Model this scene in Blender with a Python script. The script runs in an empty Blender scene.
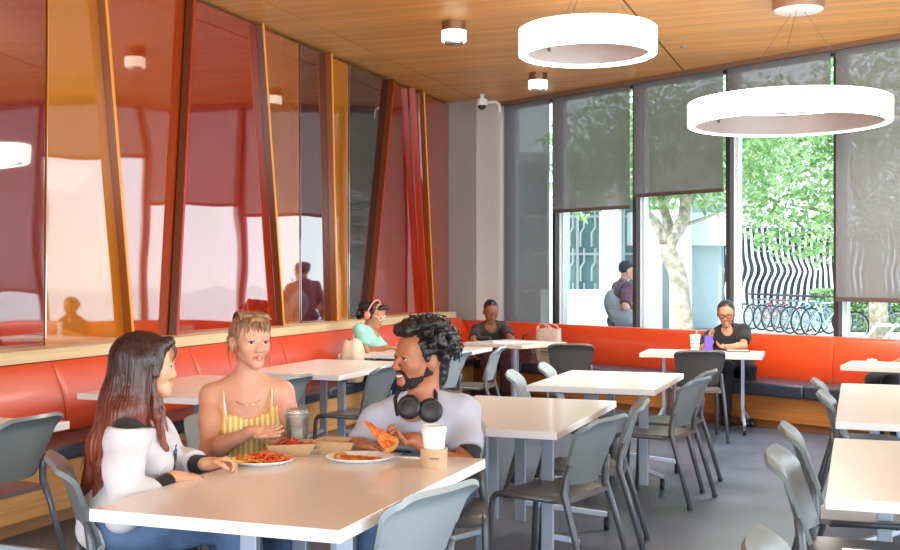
import bpy, bmesh, math, random
import numpy as np
from mathutils import Vector, Matrix
random.seed(7)
rng = np.random.default_rng(7)
SC = bpy.context.scene
COL = SC.collection
pi = math.pi
def R(d): return d*pi/180

# ------------------------------------------------------------------ camera
YAW = R(20.0); FPX = 1120.0; EYE = 1.48
cam_d = bpy.data.cameras.new('camera'); cam = bpy.data.objects.new('camera', cam_d); COL.objects.link(cam)
cam.location = (0, 0, EYE); cam.rotation_euler = (pi/2, 0, YAW)
cam_d.sensor_width = 36; cam_d.lens = 36*FPX/900; cam_d.clip_end = 400
SC.camera = cam
cR = (math.cos(YAW), math.sin(YAW)); cF = (-math.sin(YAW), math.cos(YAW))
def at(px, py, D):
    """world point seen at pixel (px,py) at depth D"""
    X = (px-450)/FPX*D
    return Vector((X*cR[0]+D*cF[0], X*cR[1]+D*cF[1], EYE-(py-275)/FPX*D))
def camdir(X, Z, up=0):
    return Vector((X*cR[0]+Z*cF[0], X*cR[1]+Z*cF[1], up)).normalized()

# ------------------------------------------------------------------ sky, sun, added fill lamps
w = bpy.data.worlds.new('sky'); SC.world = w; w.use_nodes = True
nt = w.node_tree; nt.nodes.clear()
out = nt.nodes.new('ShaderNodeOutputWorld'); bg = nt.nodes.new('ShaderNodeBackground')
tc = nt.nodes.new('ShaderNodeTexCoord'); sep = nt.nodes.new('ShaderNodeSeparateXYZ'); ramp = nt.nodes.new('ShaderNodeValToRGB')
nt.links.new(tc.outputs['Generated'], sep.inputs[0]); nt.links.new(sep.outputs['Z'], ramp.inputs[0])
ramp.color_ramp.elements[0].position = 0.0; ramp.color_ramp.elements[0].color = (.92, .97, 1, 1)
ramp.color_ramp.elements[1].position = 0.6; ramp.color_ramp.elements[1].color = (.50, .72, 1, 1)
nt.links.new(ramp.outputs[0], bg.inputs['Color']); bg.inputs['Strength'].default_value = 3.4
nt.links.new(bg.outputs[0], out.inputs[0])
def lamp(name, kind, loc, rot, energy, color=(1, 1, 1), **kw):
    l = bpy.data.lights.new(name, kind); l.energy = energy; l.color = color
    for k, v in kw.items(): setattr(l, k, v)
    o = bpy.data.objects.new(name, l); COL.objects.link(o); o.location = loc; o.rotation_euler = rot
    return o
lamp('sun', 'SUN', (0, -10, 20), (R(42), 0, R(-25)), 8.0, (1, .96, .88), angle=R(1))
# added fill lamps behind and right of camera, tilted up to brighten the room
lamp('rear_fill', 'AREA', (-1.0, -3.4, 1.1), (R(128), 0, 0), 560, (.86, .94, 1), shape='RECTANGLE', size=9, size_y=2.4)
lamp('side_fill', 'AREA', (5.6, 4.0, 1.1), (R(132), 0, R(90)), 640, (.84, .93, 1), shape='RECTANGLE', size=9, size_y=2.4)
SC.view_settings.view_transform = 'Standard'; SC.view_settings.look = 'None'
SC.view_settings.gamma = 1; SC.view_settings.use_curve_mapping = False
SC.view_settings.exposure = -0.15
SC.cycles.max_bounces = 8; SC.cycles.transparent_max_bounces = 16
SC.cycles.use_denoising = True

# ------------------------------------------------------------------ materials
MATS = {}
def srgb(r, g, b):
    f = lambda c: (c/255/12.92) if c/255 <= .04045 else ((c/255+.055)/1.055)**2.4
    return (f(r), f(g), f(b))
def mat(name, col=(.8, .8, .8), rough=.5, metal=0, emit=0, var=0, vscale=8, bump=0, bscale=40, spec=.5, ior=1.5,
        coat=0, trans=0, stretch=None, col2=None, sss=0, sheen=0):
    if name in MATS: return MATS[name]
    m = bpy.data.materials.new(name); m.use_nodes = True; MATS[name] = m
    t = m.node_tree; b = t.nodes['Principled BSDF']
    b.inputs['Base Color'].default_value = (*col, 1); b.inputs['Roughness'].default_value = rough
    b.inputs['Metallic'].default_value = metal; b.inputs['Specular IOR Level'].default_value = spec
    b.inputs['IOR'].default_value = ior; b.inputs['Coat Weight'].default_value = coat
    b.inputs['Transmission Weight'].default_value = trans
    if sheen: b.inputs['Sheen Weight'].default_value = sheen
    if sss:
        b.inputs['Subsurface Weight'].default_value = sss; b.inputs['Subsurface Radius'].default_value = (.012, .005, .003)
    if emit:
        b.inputs['Emission Color'].default_value = (*col, 1); b.inputs['Emission Strength'].default_value = emit
    if var or bump or col2:
        tc = t.nodes.new('ShaderNodeTexCoord'); mp = t.nodes.new('ShaderNodeMapping')
        t.links.new(tc.outputs['Object'], mp.inputs[0])
        if stretch: mp.inputs['Scale'].default_value = stretch
    if var or col2:
        n = t.nodes.new('ShaderNodeTexNoise'); n.inputs['Scale'].default_value = vscale; n.inputs['Detail'].default_value = 5
        t.links.new(mp.outputs[0], n.inputs['Vector'])
        r = t.nodes.new('ShaderNodeValToRGB'); c2 = col2 or tuple(c*(1-var) for c in col)
        r.color_ramp.elements[0].color = (*c2, 1); r.color_ramp.elements[0].position = .35
        r.color_ramp.elements[1].color = (*col, 1); r.color_ramp.elements[1].position = .65
        t.links.new(n.outputs[0], r.inputs[0]); t.links.new(r.outputs[0], b.inputs['Base Color'])
    if bump:
        n2 = t.nodes.new('ShaderNodeTexNoise'); n2.inputs['Scale'].default_value = bscale; n2.inputs['Detail'].default_value = 3
        t.links.new(mp.outputs[0], n2.inputs['Vector'])
        bp = t.nodes.new('ShaderNodeBump'); bp.inputs['Strength'].default_value = bump; bp.inputs['Distance'].default_value = .01
        t.links.new(n2.outputs[0], bp.inputs['Height']); t.links.new(bp.outputs[0], b.inputs['Normal'])
    return m
def nodes(m): return m.node_tree.nodes, m.node_tree.links, m.node_tree.nodes['Principled BSDF']

def wood_mat(name, c1, c2, axis='X', board=.12, rough=.35, seam=0.0, coat=0.0):
    """boards running along the axis, with grain"""
    m = mat(name, c1, rough, coat=coat); N, L, b = nodes(m)
    tc = N.new('ShaderNodeTexCoord'); mp = N.new('ShaderNodeMapping'); L.new(tc.outputs['Object'], mp.inputs[0])
    mp.inputs['Scale'].default_value = {'X': (.5, 26, 26), 'Y': (26, .5, 26)}[axis]
    n = N.new('ShaderNodeTexNoise'); n.inputs['Scale'].default_value = 2.0; n.inputs['Detail'].default_value = 8; n.inputs['Roughness'].default_value = .65
    L.new(mp.outputs[0], n.inputs['Vector'])
    r = N.new('ShaderNodeValToRGB'); r.color_ramp.elements[0].color = (*c2, 1); r.color_ramp.elements[1].color = (*c1, 1)
    r.color_ramp.elements[0].position = .3; r.color_ramp.elements[1].position = .68
    L.new(n.outputs[0], r.inputs[0])
    # per board tone
    s = N.new('ShaderNodeSeparateXYZ'); L.new(tc.outputs['Object'], s.inputs[0])
    d = N.new('ShaderNodeMath'); d.operation = 'DIVIDE'; d.inputs[1].default_value = board
    L.new(s.outputs['Y' if axis == 'X' else 'X'], d.inputs[0])
    fl = N.new('ShaderNodeMath'); fl.operation = 'FLOOR'; L.new(d.outputs[0], fl.inputs[0])
    wn = N.new('ShaderNodeTexWhiteNoise'); wn.noise_dimensions = '1D'; L.new(fl.outputs[0], wn.inputs['W'])
    mr = N.new('ShaderNodeMapRange'); mr.inputs['To Min'].default_value = .82; mr.inputs['To Max'].default_value = 1.08
    L.new(wn.outputs['Value'], mr.inputs['Value'])
    fr = N.new('ShaderNodeMath'); fr.operation = 'FRACT'; L.new(d.outputs[0], fr.inputs[0])
    gt = N.new('ShaderNodeMath'); gt.operation = 'GREATER_THAN'; gt.inputs[1].default_value = seam; L.new(fr.outputs[0], gt.inputs[0])
    m2 = N.new('ShaderNodeMapRange'); m2.inputs['To Min'].default_value = .72 if seam else 1; m2.inputs['To Max'].default_value = 1; L.new(gt.outputs[0], m2.inputs['Value'])
    mu = N.new('ShaderNodeMath'); mu.operation = 'MULTIPLY'; L.new(mr.outputs[0], mu.inputs[0]); L.new(m2.outputs[0], mu.inputs[1])
    vm = N.new('ShaderNodeVectorMath'); vm.operation = 'SCALE'; L.new(r.outputs[0], vm.inputs[0]); L.new(mu.outputs[0], vm.inputs['Scale'])
    L.new(vm.outputs[0], b.inputs['Base Color'])
    return m

# ------------------------------------------------------------------ mesh helpers
class MB:
    def __init__(s): s.v = []; s.f = []; s.m = []
    def add(s, vs, fs, mi=0):
        o = len(s.v); s.v += [tuple(x) for x in vs]; s.f += [tuple(i+o for i in f) for f in fs]; s.m += [mi]*len(fs); return s
    def box(s, c, d, rz=0, mi=0, M=None):
        hx, hy, hz = d[0]/2, d[1]/2, d[2]/2
        vs = [Vector((x, y, z)) for z in (-hz, hz) for y in (-hy, hy) for x in (-hx, hx)]
        if M is not None: vs = [M @ v for v in vs]
        elif rz:
            q = Matrix.Rotation(rz, 3, 'Z'); vs = [q @ v for v in vs]
        c = Vector(c); vs = [v+c for v in vs]
        return s.add(vs, [(0, 2, 3, 1), (4, 5, 7, 6), (0, 1, 5, 4), (2, 6, 7, 3), (0, 4, 6, 2), (1, 3, 7, 5)], mi)
    def bar(s, a, b, wd, ht, mi=0, upv=(0, 0, 1)):
        a = Vector(a); b = Vector(b); d = (b-a); l = d.length; d.normalize(); u = Vector(upv)
        if abs(d.dot(u)) > .95: u = Vector((1, 0, 0)) if abs(d.x) < .9 else Vector((0, 1, 0))
        x = d.cross(u).normalized(); y = x.cross(d)
        M = Matrix((x, d, y)).transposed()
        return s.box((a+b)/2, (wd, l, ht), M=M, mi=mi)
    def prism(s, poly, z0, z1, mi=0):
        n = len(poly); vs = [(*p, z0) for p in poly]+[(*p, z1) for p in poly]
        area = sum(poly[i][0]*poly[(i+1) % n][1]-poly[(i+1) % n][0]*poly[i][1] for i in range(n))
        r = list(range(n))
        if area < 0:
            r = r[::-1]
        fs = [tuple(r[::-1]), tuple(i+n for i in r)]
        for k in range(n):
            i, j = r[k], r[(k+1) % n]; fs.append((i, j, j+n, i+n))
        return s.add(vs, fs, mi)
    def tube(s, pts, rad, seg=8, mi=0, caps=True, flat=1.0, close=False):
        pts = [Vector(p) for p in pts]; n = len(pts)
        rad = rad if isinstance(rad, (list, tuple)) else [rad]*n
        vs = []; ux = None
        for i, p in enumerate(pts):
            if close: d = pts[(i+1) % n]-pts[i-1]
            else: d = pts[min(i+1, n-1)]-pts[max(i-1, 0)]
            if d.length < 1e-9: d = Vector((0, 0, 1))
            d.normalize()
            if ux is None: ux = d.orthogonal().normalized()
            else:
                ux = ux-d*ux.dot(d)
                ux = ux.normalized() if ux.length > 1e-6 else d.orthogonal().normalized()
            uy = d.cross(ux)
            for k in range(seg):
                a = 2*pi*k/seg; vs.append(p+ux*math.cos(a)*rad[i]+uy*math.sin(a)*rad[i]*flat)
        fs = []
        for i in range(n if close else n-1):
            j = (i+1) % n
            for k in range(seg):
                k2 = (k+1) % seg
                fs.append((i*seg+k, i*seg+k2, j*seg+k2, j*seg+k))
        if caps and not close:
            fs.append(tuple(range(seg))[::-1]); fs.append(tuple((n-1)*seg+k for k in range(seg)))
        return s.add(vs, fs, mi)
    def lathe(s, prof, c=(0, 0, 0), seg=32, mi=0, M=None, sx=1, sy=1, caps=True):
        vs = []; n = len(prof); c = Vector(c)
        for r, z in prof:
            for k in range(seg):
                a = 2*pi*k/seg; v = Vector((r*math.cos(a)*sx, r*math.sin(a)*sy, z))
                if M is not None: v = M @ v
                vs.append(v+c)
        fs = []
        for i in range(n-1):
            for k in range(seg):
                k2 = (k+1) % seg; fs.append((i*seg+k, i*seg+k2, (i+1)*seg+k2, (i+1)*seg+k))
        shut = prof[0] == prof[-1] or not caps
        if prof[0][0] > 1e-6 and not shut: fs.append(tuple(range(seg))[::-1])
        if prof[-1][0] > 1e-6 and not shut: fs.append(tuple((n-1)*seg+k for k in range(seg)))
        return s.add(vs, fs, mi)
    def sheet(s, fn, nu, nv, th=0, mi=0):
        """fn(u,v)->point, u,v in 0..1; a thickened sheet"""
        P = [[Vector(fn(i/nu, j/nv)) for i in range(nu+1)] for j in range(nv+1)]
        def nrm(j, i):
            a = P[j][min(i+1, nu)]-P[j][max(i-1, 0)]; b = P[min(j+1, nv)][i]-P[max(j-1, 0)][i]
            n = a.cross(b); return n.normalized() if n.length > 1e-9 else Vector((0, 0, 1))
        W = nu+1; top = [P[j][i] for j in range(nv+1) for i in range(W)]
        q = lambda j, i: j*W+i
        fs = [(q(j, i), q(j, i+1), q(j+1, i+1), q(j+1, i)) for j in range(nv) for i in range(nu)]
        if not th: return s.add(top, fs, mi)
        bot = [P[j][i]-nrm(j, i)*th for j in range(nv+1) for i in range(W)]
        o = len(top); fs += [tuple(x+o for x in f[::-1]) for f in list(fs)]
        ring = [q(0, i) for i in range(W)]+[q(j, nu) for j in range(1, nv+1)]+[q(nv, i) for i in range(nu-1, -1, -1)]+[q(j, 0) for j in range(nv-1, 0, -1)]
        for k in range(len(ring)):
            a, b = ring[k], ring[(k+1) % len(ring)]; fs.append((b, a, a+o, b+o))
        return s.add(top+bot, fs, mi)
    def build(s, name, mats, parent=None, smooth=False, bevel=0, sub=0, loc=None, auto=None):
        me = bpy.data.meshes.new(name); me.from_pydata(s.v, [], s.f)
        for m in (mats if isinstance(mats, (list, tuple)) else [mats]): me.materials.append(m)
        if any(s.m): me.polygons.foreach_set('material_index', s.m)
        if smooth: me.polygons.foreach_set('use_smooth', [True]*len(me.polygons))
        me.update()
        if auto is not None: me.set_sharp_from_angle(angle=R(auto))
        o = bpy.data.objects.new(name, me); COL.objects.link(o)
        if loc is not None: o.location = loc
        if parent: o.parent = parent
        if bevel:
            b = o.modifiers.new('bevel', 'BEVEL'); b.width = bevel; b.segments = 2; b.limit_method = 'ANGLE'; b.angle_limit = R(40)
        if sub:
            b = o.modifiers.new('sub', 'SUBSURF'); b.levels = sub; b.render_levels = sub
        return o
def tag(o, label=None, cat=None, group=None, kind=None):
    if label: o['label'] = label
    if cat: o['category'] = cat
    if group: o['group'] = group
    if kind: o['kind'] = kind
    return o
def empty(name, loc, rz=0, label=None, cat=None, group=None):
    o = bpy.data.objects.new(name, None); COL.objects.link(o); o.location = loc; o.rotation_euler = (0, 0, rz)
    o.empty_display_size = .1
    return tag(o, label, cat, group)
def struct(o): o['kind'] = 'structure'; return o
def copy_tree(o, parent=None):
    c = o.copy(); COL.objects.link(c)
    if parent: c.parent = parent
    for ch in o.children: copy_tree(ch, c)
    return c
# ================================================================== SETTING
CEIL = 3.82; XL = -5.20
WA = Vector((-4.51, 14.64)); WD = Vector((.869, -.495)).normalized(); WN = Vector((-WD.y, WD.x))   # window line, direction to the right, outward normal
if WN.y < 0: WN = -WN
def wp(s, off=0, z=0): p = WA+WD*s+WN*off; return Vector((p.x, p.y, z))
WANG = math.atan2(WD.y, WD.x)
def win_s(px):
    """distance along the window wall seen at column px"""
    d = camdir((px-450)/FPX, 1); d2 = Vector((d.x, d.y))
    den = WD.x*d2.y-WD.y*d2.x
    return -(WA.x*d2.y-WA.y*d2.x)/den

# floor: polished grey concrete in large squares
fm = mat('floor_concrete', srgb(80, 92, 112), .33); N, L, b = nodes(fm)
tc = N.new('ShaderNodeTexCoord'); n1 = N.new('ShaderNodeTexNoise'); n1.inputs['Scale'].default_value = 1.6; n1.inputs['Detail'].default_value = 9; n1.inputs['Roughness'].default_value = .7
L.new(tc.outputs['Object'], n1.inputs['Vector'])
rp = N.new('ShaderNodeValToRGB'); rp.color_ramp.elements[0].color = (*srgb(64, 76, 95), 1); rp.color_ramp.elements[1].color = (*srgb(92, 104, 124), 1)
rp.color_ramp.elements[0].position = .3; rp.color_ramp.elements[1].position = .7
L.new(n1.outputs[0], rp.inputs[0])
br = N.new('ShaderNodeTexBrick'); br.offset = 0; br.inputs['Scale'].default_value = 1; br.inputs['Mortar Size'].default_value = .006
br.inputs['Brick Width'].default_value = 1.2; br.inputs['Row Height'].default_value = 1.2
br.inputs['Color1'].default_value = (1, 1, 1, 1); br.inputs['Color2'].default_value = (.93, .93, .93, 1); br.inputs['Mortar'].default_value = (.6, .6, .6, 1)
L.new(tc.outputs['Object'], br.inputs['Vector'])
mx = N.new('ShaderNodeMix'); mx.data_type = 'RGBA'; mx.blend_type = 'MULTIPLY'; mx.inputs[0].default_value = 1
L.new(rp.outputs[0], mx.inputs[6]); L.new(br.outputs['Color'], mx.inputs[7]); L.new(mx.outputs[2], b.inputs['Base Color'])
rr = N.new('ShaderNodeMapRange'); rr.inputs['To Min'].default_value = .22; rr.inputs['To Max'].default_value = .5; L.new(n1.outputs[0], rr.inputs['Value']); L.new(rr.outputs[0], b.inputs['Roughness'])
e1 = wp(11.5); c0 = wp(0)
room = [(XL-.3, -3.6), (6.2, -3.6), (6.2, wp(12.35).y), (c0.x, c0.y), (XL-.3, c0.y+.1)]
mb = MB(); mb.prism(room, -.12, 0); struct(mb.build('floor', fm))

# ceiling: warm wood boards, panel joints running with the left wall
cm = wood_mat('ceiling_wood', srgb(228, 172, 98), srgb(198, 134, 62), 'X', .10, .42, .05)
N, L, b = nodes(cm)
mb = MB(); mb.prism([(p[0], p[1]) for p in room], CEIL+.012, CEIL+.2)
struct(mb.build('ceiling', mat('joint_black', (.03, .02, .015), .8)))
# ceiling boards as separate strips with open joints: visible dark gaps between the panels
jx = []
for (pa, pb) in (((623, 0), (680, 64)),):
    p = at(pa[0], pa[1], (CEIL-EYE)*FPX/(275-pa[1])); jx.append(p.x)
J = jx[0]; edges = [XL-.3, J-2.9, J, J+2.9, 6.2]
dark = mat('joint_black', (.03, .02, .015), .8)
for k in range(4):
    x0 = edges[k]+(.0 if k == 0 else .011); x1 = edges[k+1]-(.0 if k == 3 else .011)
    # clip panel polygon to the window line
    def yw(x): return WA.y+(x-WA.x)*WD.y/WD.x
    xs = [x0]+([c0.x] if x0 < c0.x < x1 else [])+[x1]
    poly = [(x0, -3.6), (x1, -3.6)]+[(x, min(yw(max(x, c0.x)), c0.y)) for x in xs[::-1]]
    mb = MB(); mb.prism(poly, CEIL, CEIL+.012); struct(mb.build('ceiling', cm))
mb = MB(); mb.prism(room, CEIL+.2, CEIL+.5)
struct(mb.build('roof_slab', mat('roof_white', (.75, .74, .72), .8)))

# left wall behind the glass cladding, short end wall by the corner
wallm = mat('wall_paint', srgb(182, 170, 166), .75, var=.04, vscale=3)
wallg = mat('wall_paint_grey', srgb(154, 150, 147), .75, var=.05, vscale=3)
mb = MB(); mb.box(((XL-.22), (c0.y-3.6)/2, CEIL/2), (.16, c0.y+3.6, CEIL)); struct(mb.build('wall_left', mat('wall_maroon', srgb(96, 22, 14), .6)))
s0 = win_s(505.5)
p_mid = (XL-.14+.33, c0.y-.42)
mb = MB()
mb.prism([(XL-.14, c0.y-.30), (XL+.40, c0.y-.42), (XL+.40, c0.y+.05), (XL-.14, c0.y+.05)], 0, CEIL); struct(mb.build('wall_far', wallg))
q = wp(s0+.02, .02); q2 = wp(s0+.02, .25)
mb = MB(); mb.prism([(XL+.40, c0.y-.42), (q.x, q.y), (q2.x, q2.y), (XL+.40, c0.y+.05)], 0, CEIL); struct(mb.build('wall_corner', wallm))

# ---------------------------------------------------------------- windows
bronze = mat('bronze_frame', srgb(58, 52, 50), .4, .3)
alu = mat('aluminium_frame', srgb(214, 224, 226), .5)
glass = bpy.data.materials.new('window_glass'); glass.use_nodes = True; t = glass.node_tree; t.nodes.clear()
o_ = t.nodes.new('ShaderNodeOutputMaterial'); mixs = t.nodes.new('ShaderNodeMixShader'); tr = t.nodes.new('ShaderNodeBsdfTransparent'); gl = t.nodes.new('ShaderNodeBsdfGlossy'); fr = t.nodes.new('ShaderNodeFresnel')
gl.inputs['Roughness'].default_value = .0; fr.inputs[0].default_value = 1.45; tr.inputs[0].default_value = (.93, .985, .99, 1)
geo = t.nodes.new('ShaderNodeNewGeometry'); mth = t.nodes.new('ShaderNodeMath'); mth.operation = 'SUBTRACT'; mth.use_clamp = True; t.links.new(fr.outputs[0], mth.inputs[0]); t.links.new(geo.outputs['Backfacing'], mth.inputs[1])
t.links.new(mth.outputs[0], mixs.inputs[0]); t.links.new(tr.outputs[0], mixs.inputs[1]); t.links.new(gl.outputs[0], mixs.inputs[2]); t.links.new(mixs.outputs[0], o_.inputs[0])
SILL = .78
mpx = [507, 555, 635.5, 729, 837]
ms = [win_s(p) for p in mpx]; ms += [ms[-1]+1.75, ms[-1]+3.5, ms[-1]+5.2]
def wbox(mb, s_a, s_b, o_a, o_b, z0, z1, mi=0):
    p = [wp(s_a, o_a), wp(s_b, o_a), wp(s_b, o_b), wp(s_a, o_b)]
    return mb.prism([(v.x, v.y) for v in p], z0, z1, mi)
for k in range(len(ms)-1):
    a, c = ms[k], ms[k+1]
    mb = MB(); wbox(mb, a+.028, c-.028, .10, .105, SILL+.03, CEIL-.06); wn = struct(mb.build('window_%d' % (k+1), glass))
    f = MB()
    wbox(f, a-.028, a+.028, -.02, .05, SILL, CEIL-.05)          # inner bronze cap
    if k == len(ms)-2: wbox(f, c-.028, c+.028, -.02, .05, SILL, CEIL-.05)
    wbox(f, a+.028, c-.028, 0, .1, SILL, SILL+.03); wbox(f, a+.028, c-.028, 0, .1, CEIL-.08, CEIL-.05)
    f.build('window_frame', bronze, wn)
    g = MB(); wbox(g, a-.03, a+.034, .05, .20, SILL, CEIL-.05); wbox(g, a+.034, a+.07, .08, .13, SILL+.03, CEIL-.08); wbox(g, c-.06, c-.03, .09, .13, SILL+.03, CEIL-.08)
    g.build('mullion', alu, wn)
mb = MB(); wbox(mb, -.3, ms[-1]+.1, -.42, .2, 0, SILL-.02); struct(mb.build('wall_below_windows', wallg))
mb = MB(); wbox(mb, s0, ms[-1]+.1, -.42, .0, SILL-.02, SILL); struct(mb.build('trim_1', mat('sill_white', srgb(210, 205, 198), .5)))
# head trim with the shade pocket
mb = MB(); wbox(mb, s0, ms[-1]+.1, -.16, -.11, CEIL-.05, CEIL); wbox(mb, s0, ms[-1]+.1, -.02, .2, CEIL-.05, CEIL); struct(mb.build('trim_2', mat('head_trim', srgb(120, 92, 74), .5)))

# roller shades: dense dark screen cloth that lets the view through faintly
sh = bpy.data.materials.new('screen_cloth'); sh.use_nodes = True; t = sh.node_tree; b = t.nodes['Principled BSDF']
b.inputs['Base Color'].default_value = (*srgb(140, 140, 142), 1); b.inputs['Roughness'].default_value = .7
o_ = t.nodes['Material Output']; mixs = t.nodes.new('ShaderNodeMixShader'); tr = t.nodes.new('ShaderNodeBsdfTransparent'); mixs.inputs[0].default_value = .80
tl = t.nodes.new('ShaderNodeBsdfTranslucent'); tl.inputs[0].default_value = (*srgb(130, 124, 120), 1); ad = t.nodes.new('ShaderNodeMixShader'); ad.inputs[0].default_value = .35
tcs = t.nodes.new('ShaderNodeTexCoord'); wv = t.nodes.new('ShaderNodeTexNoise'); mp = t.nodes.new('ShaderNodeMapping'); mp.inputs['Scale'].default_value = (30, 30, .5); t.links.new(tcs.outputs['Object'], mp.inputs[0]); t.links.new(mp.outputs[0], wv.inputs['Vector']); wv.inputs['Scale'].default_value = 1.5
mr = t.nodes.new('ShaderNodeMapRange'); mr.inputs['To Min'].default_value = .66; mr.inputs['To Max'].default_value = .76; t.links.new(wv.outputs[0], mr.inputs['Value']); t.links.new(mr.outputs[0], mixs.inputs[0])
t.links.new(b.outputs[0], ad.inputs[1]); t.links.new(tl.outputs[0], ad.inputs[2]); t.links.new(tr.outputs[0], mixs.inputs[1]); t.links.new(ad.outputs[0], mixs.inputs[2]); t.links.new(mixs.outputs[0], o_.inputs[0])
sh2 = sh.copy(); sh2.name = 'screen_cloth_thin'
for nd in sh2.node_tree.nodes:
    if nd.type == 'MAP_RANGE': nd.inputs['To Min'].default_value = .66; nd.inputs['To Max'].default_value = .74
barm = mat('hem_bar', srgb(88, 70, 66), .5)
def z_at(px, py):
    s = win_s(px); p = wp(s, -.07); D = p.x*cF[0]+p.y*cF[1]; return EYE-(py-275)/FPX*D
shade_z = [SILL+.01, z_at(595, 211), z_at(680, 195), z_at(780, 131), z_at(870, 302), z_at(870, 240), z_at(870, 200)]
shade_lab = ['grey roller shade drawn fully down beside the corner wall',
             'grey roller shade hanging halfway down over the window with the backpacker outside',
             'grey roller shade drawn halfway down above the forked tree trunk',
             'short grey roller shade behind the larger glowing ring light',
             'long brownish roller shade at the right edge of the photo, low over the hedge']
for k in range(7):
    a, c = ms[k]+.03, ms[k+1]-.03; z0 = shade_z[k]
    if k < 5: r = empty('roller_shade', wp((a+c)/2, -.07, CEIL-.05), WANG, shade_lab[k], 'roller shade', 'roller shades along the window wall')
    else: r = empty('roller_shade', wp((a+c)/2, -.07, CEIL-.05), WANG, 'grey roller shade on the window wall beyond the right edge of the photo', 'roller shade', 'roller shades along the window wall')
    h = CEIL-.05-z0; wd = c-a
    m = MB(); m.box((0, 0, -h/2), (wd, .004, h)); m.build('shade_cloth', sh2 if k >= 3 else sh, r)
    m = MB(); m.box((0, 0, -h+.022), (wd, .024, .044)); m.build('hem_bar', barm, r, bevel=.004)

# ---------------------------------------------------------------- glass cladding of the left wall
def wall_y(px, x=XL):
    d = camdir((px-450)/FPX, 1); return d.y/d.x*x
def gp(name, col, edge=None):
    m = mat(name, tuple(c*.62 for c in col), .035, spec=.8, ior=1.75, coat=1.0, var=.0)
    N, L, b = nodes(m); b.inputs['Coat IOR'].default_value = 1.72; b.inputs['Coat Roughness'].default_value = .02
    tc = N.new('ShaderNodeTexCoord'); nz = N.new('ShaderNodeTexNoise'); nz.inputs['Scale'].default_value = .9; nz.inputs['Detail'].default_value = 1
    L.new(tc.outputs['Object'], nz.inputs['Vector']); bp = N.new('ShaderNodeBump'); bp.inputs['Strength'].default_value = .10; bp.inputs['Distance'].default_value = .1
    L.new(nz.outputs[0], bp.inputs['Height']); L.new(bp.outputs[0], b.inputs['Normal']); L.new(bp.outputs[0], b.inputs['Coat Normal'])
    return m
DEEP = gp('glass_deep_red', srgb(150, 24, 10)); AMB = gp('glass_amber', srgb(222, 132, 20)); RORG = gp('glass_red_orange', srgb(196, 76, 26))
RED = gp('glass_red', srgb(176, 40, 16)); AOR = gp('glass_amber_orange', srgb(190, 98, 34)); MAR = gp('glass_maroon', srgb(100, 38, 36)); PLUM = gp('glass_plum', srgb(62, 40, 44)); OR = gp('glass_orange_red', srgb(196, 66, 26))
LEDGE_T = .995
# boundaries: (px at the ledge, px at the top reference, y of that reference)
def yb(pxb, pyb, pxt, pyt):
    """wall coordinate at ledge and at ceiling of a slanted edge through two pixels"""
    def hz(px, py):
        y = wall_y(px); D = XL*cF[0]+y*cF[1]; return y, EYE-(py-275)/FPX*D
    (y1, z1), (y2, z2) = hz(pxb, pyb), hz(pxt, pyt)
    f = lambda z: y1+(y2-y1)*(z-z1)/(z2-z1)
    return f(LEDGE_T), f(CEIL-.03)
B = [(wall_y(-260),)*2, yb(49, 335, 52, 0), yb(128, 330, 103, 25), yb(173, 328, 190, 0), yb(280, 325, 259, 25), yb(304, 325, 303, 50), yb(334, 322, 328, 55), yb(352, 322, 352, 75), yb(368, 320, 391, 80), yb(431, 318, 421, 95), (c0.y-.3, c0.y-.3)]
pan = [(DEEP, 'deep red glass wall panel at the left edge of the photo'), (AMB, 'wide amber glass wall panel beside the deep red one'),
       (RORG, 'red orange glass wall panel between two leaning fins above the long-haired diner'), (RED, 'wide bright red glass wall panel behind the diner in yellow stripes'),
       (AOR, 'amber orange glass wall panel right of the wide red one'), (MAR, 'narrow maroon glass wall panel between amber ones'),
       (AMB, 'narrow amber glass wall panel beside the dark plum one'), (PLUM, 'dark plum glass wall panel above the woman wearing pink headphones'),
       (RED, 'narrow red glass wall panel right of the dark plum one'), (OR, 'orange red glass wall panel next to the white corner wall')]
for k, (m, lab) in enumerate(pan):
    (a0, a1), (b0, b1) = B[k], B[k+1]; off = .012*(k % 2)
    mb = MB(); g = .004; x0 = XL-.06+off; x1 = x0+.018
    vs = []
    for x in (x0, x1): vs += [(x, a0+g, LEDGE_T-.02), (x, b0-g, LEDGE_T-.02), (x, b1-g, CEIL-.03), (x, a1+g, CEIL-.03)]
    mb.add(vs, [(0, 3, 2, 1), (4, 5, 6, 7), (0, 1, 5, 4), (1, 2, 6, 5), (2, 3, 7, 6), (3, 0, 4, 7)])
    tag(mb.build('wall_panel', m, bevel=.003), lab, 'wall panel', 'coloured glass panels of the left wall')
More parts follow.
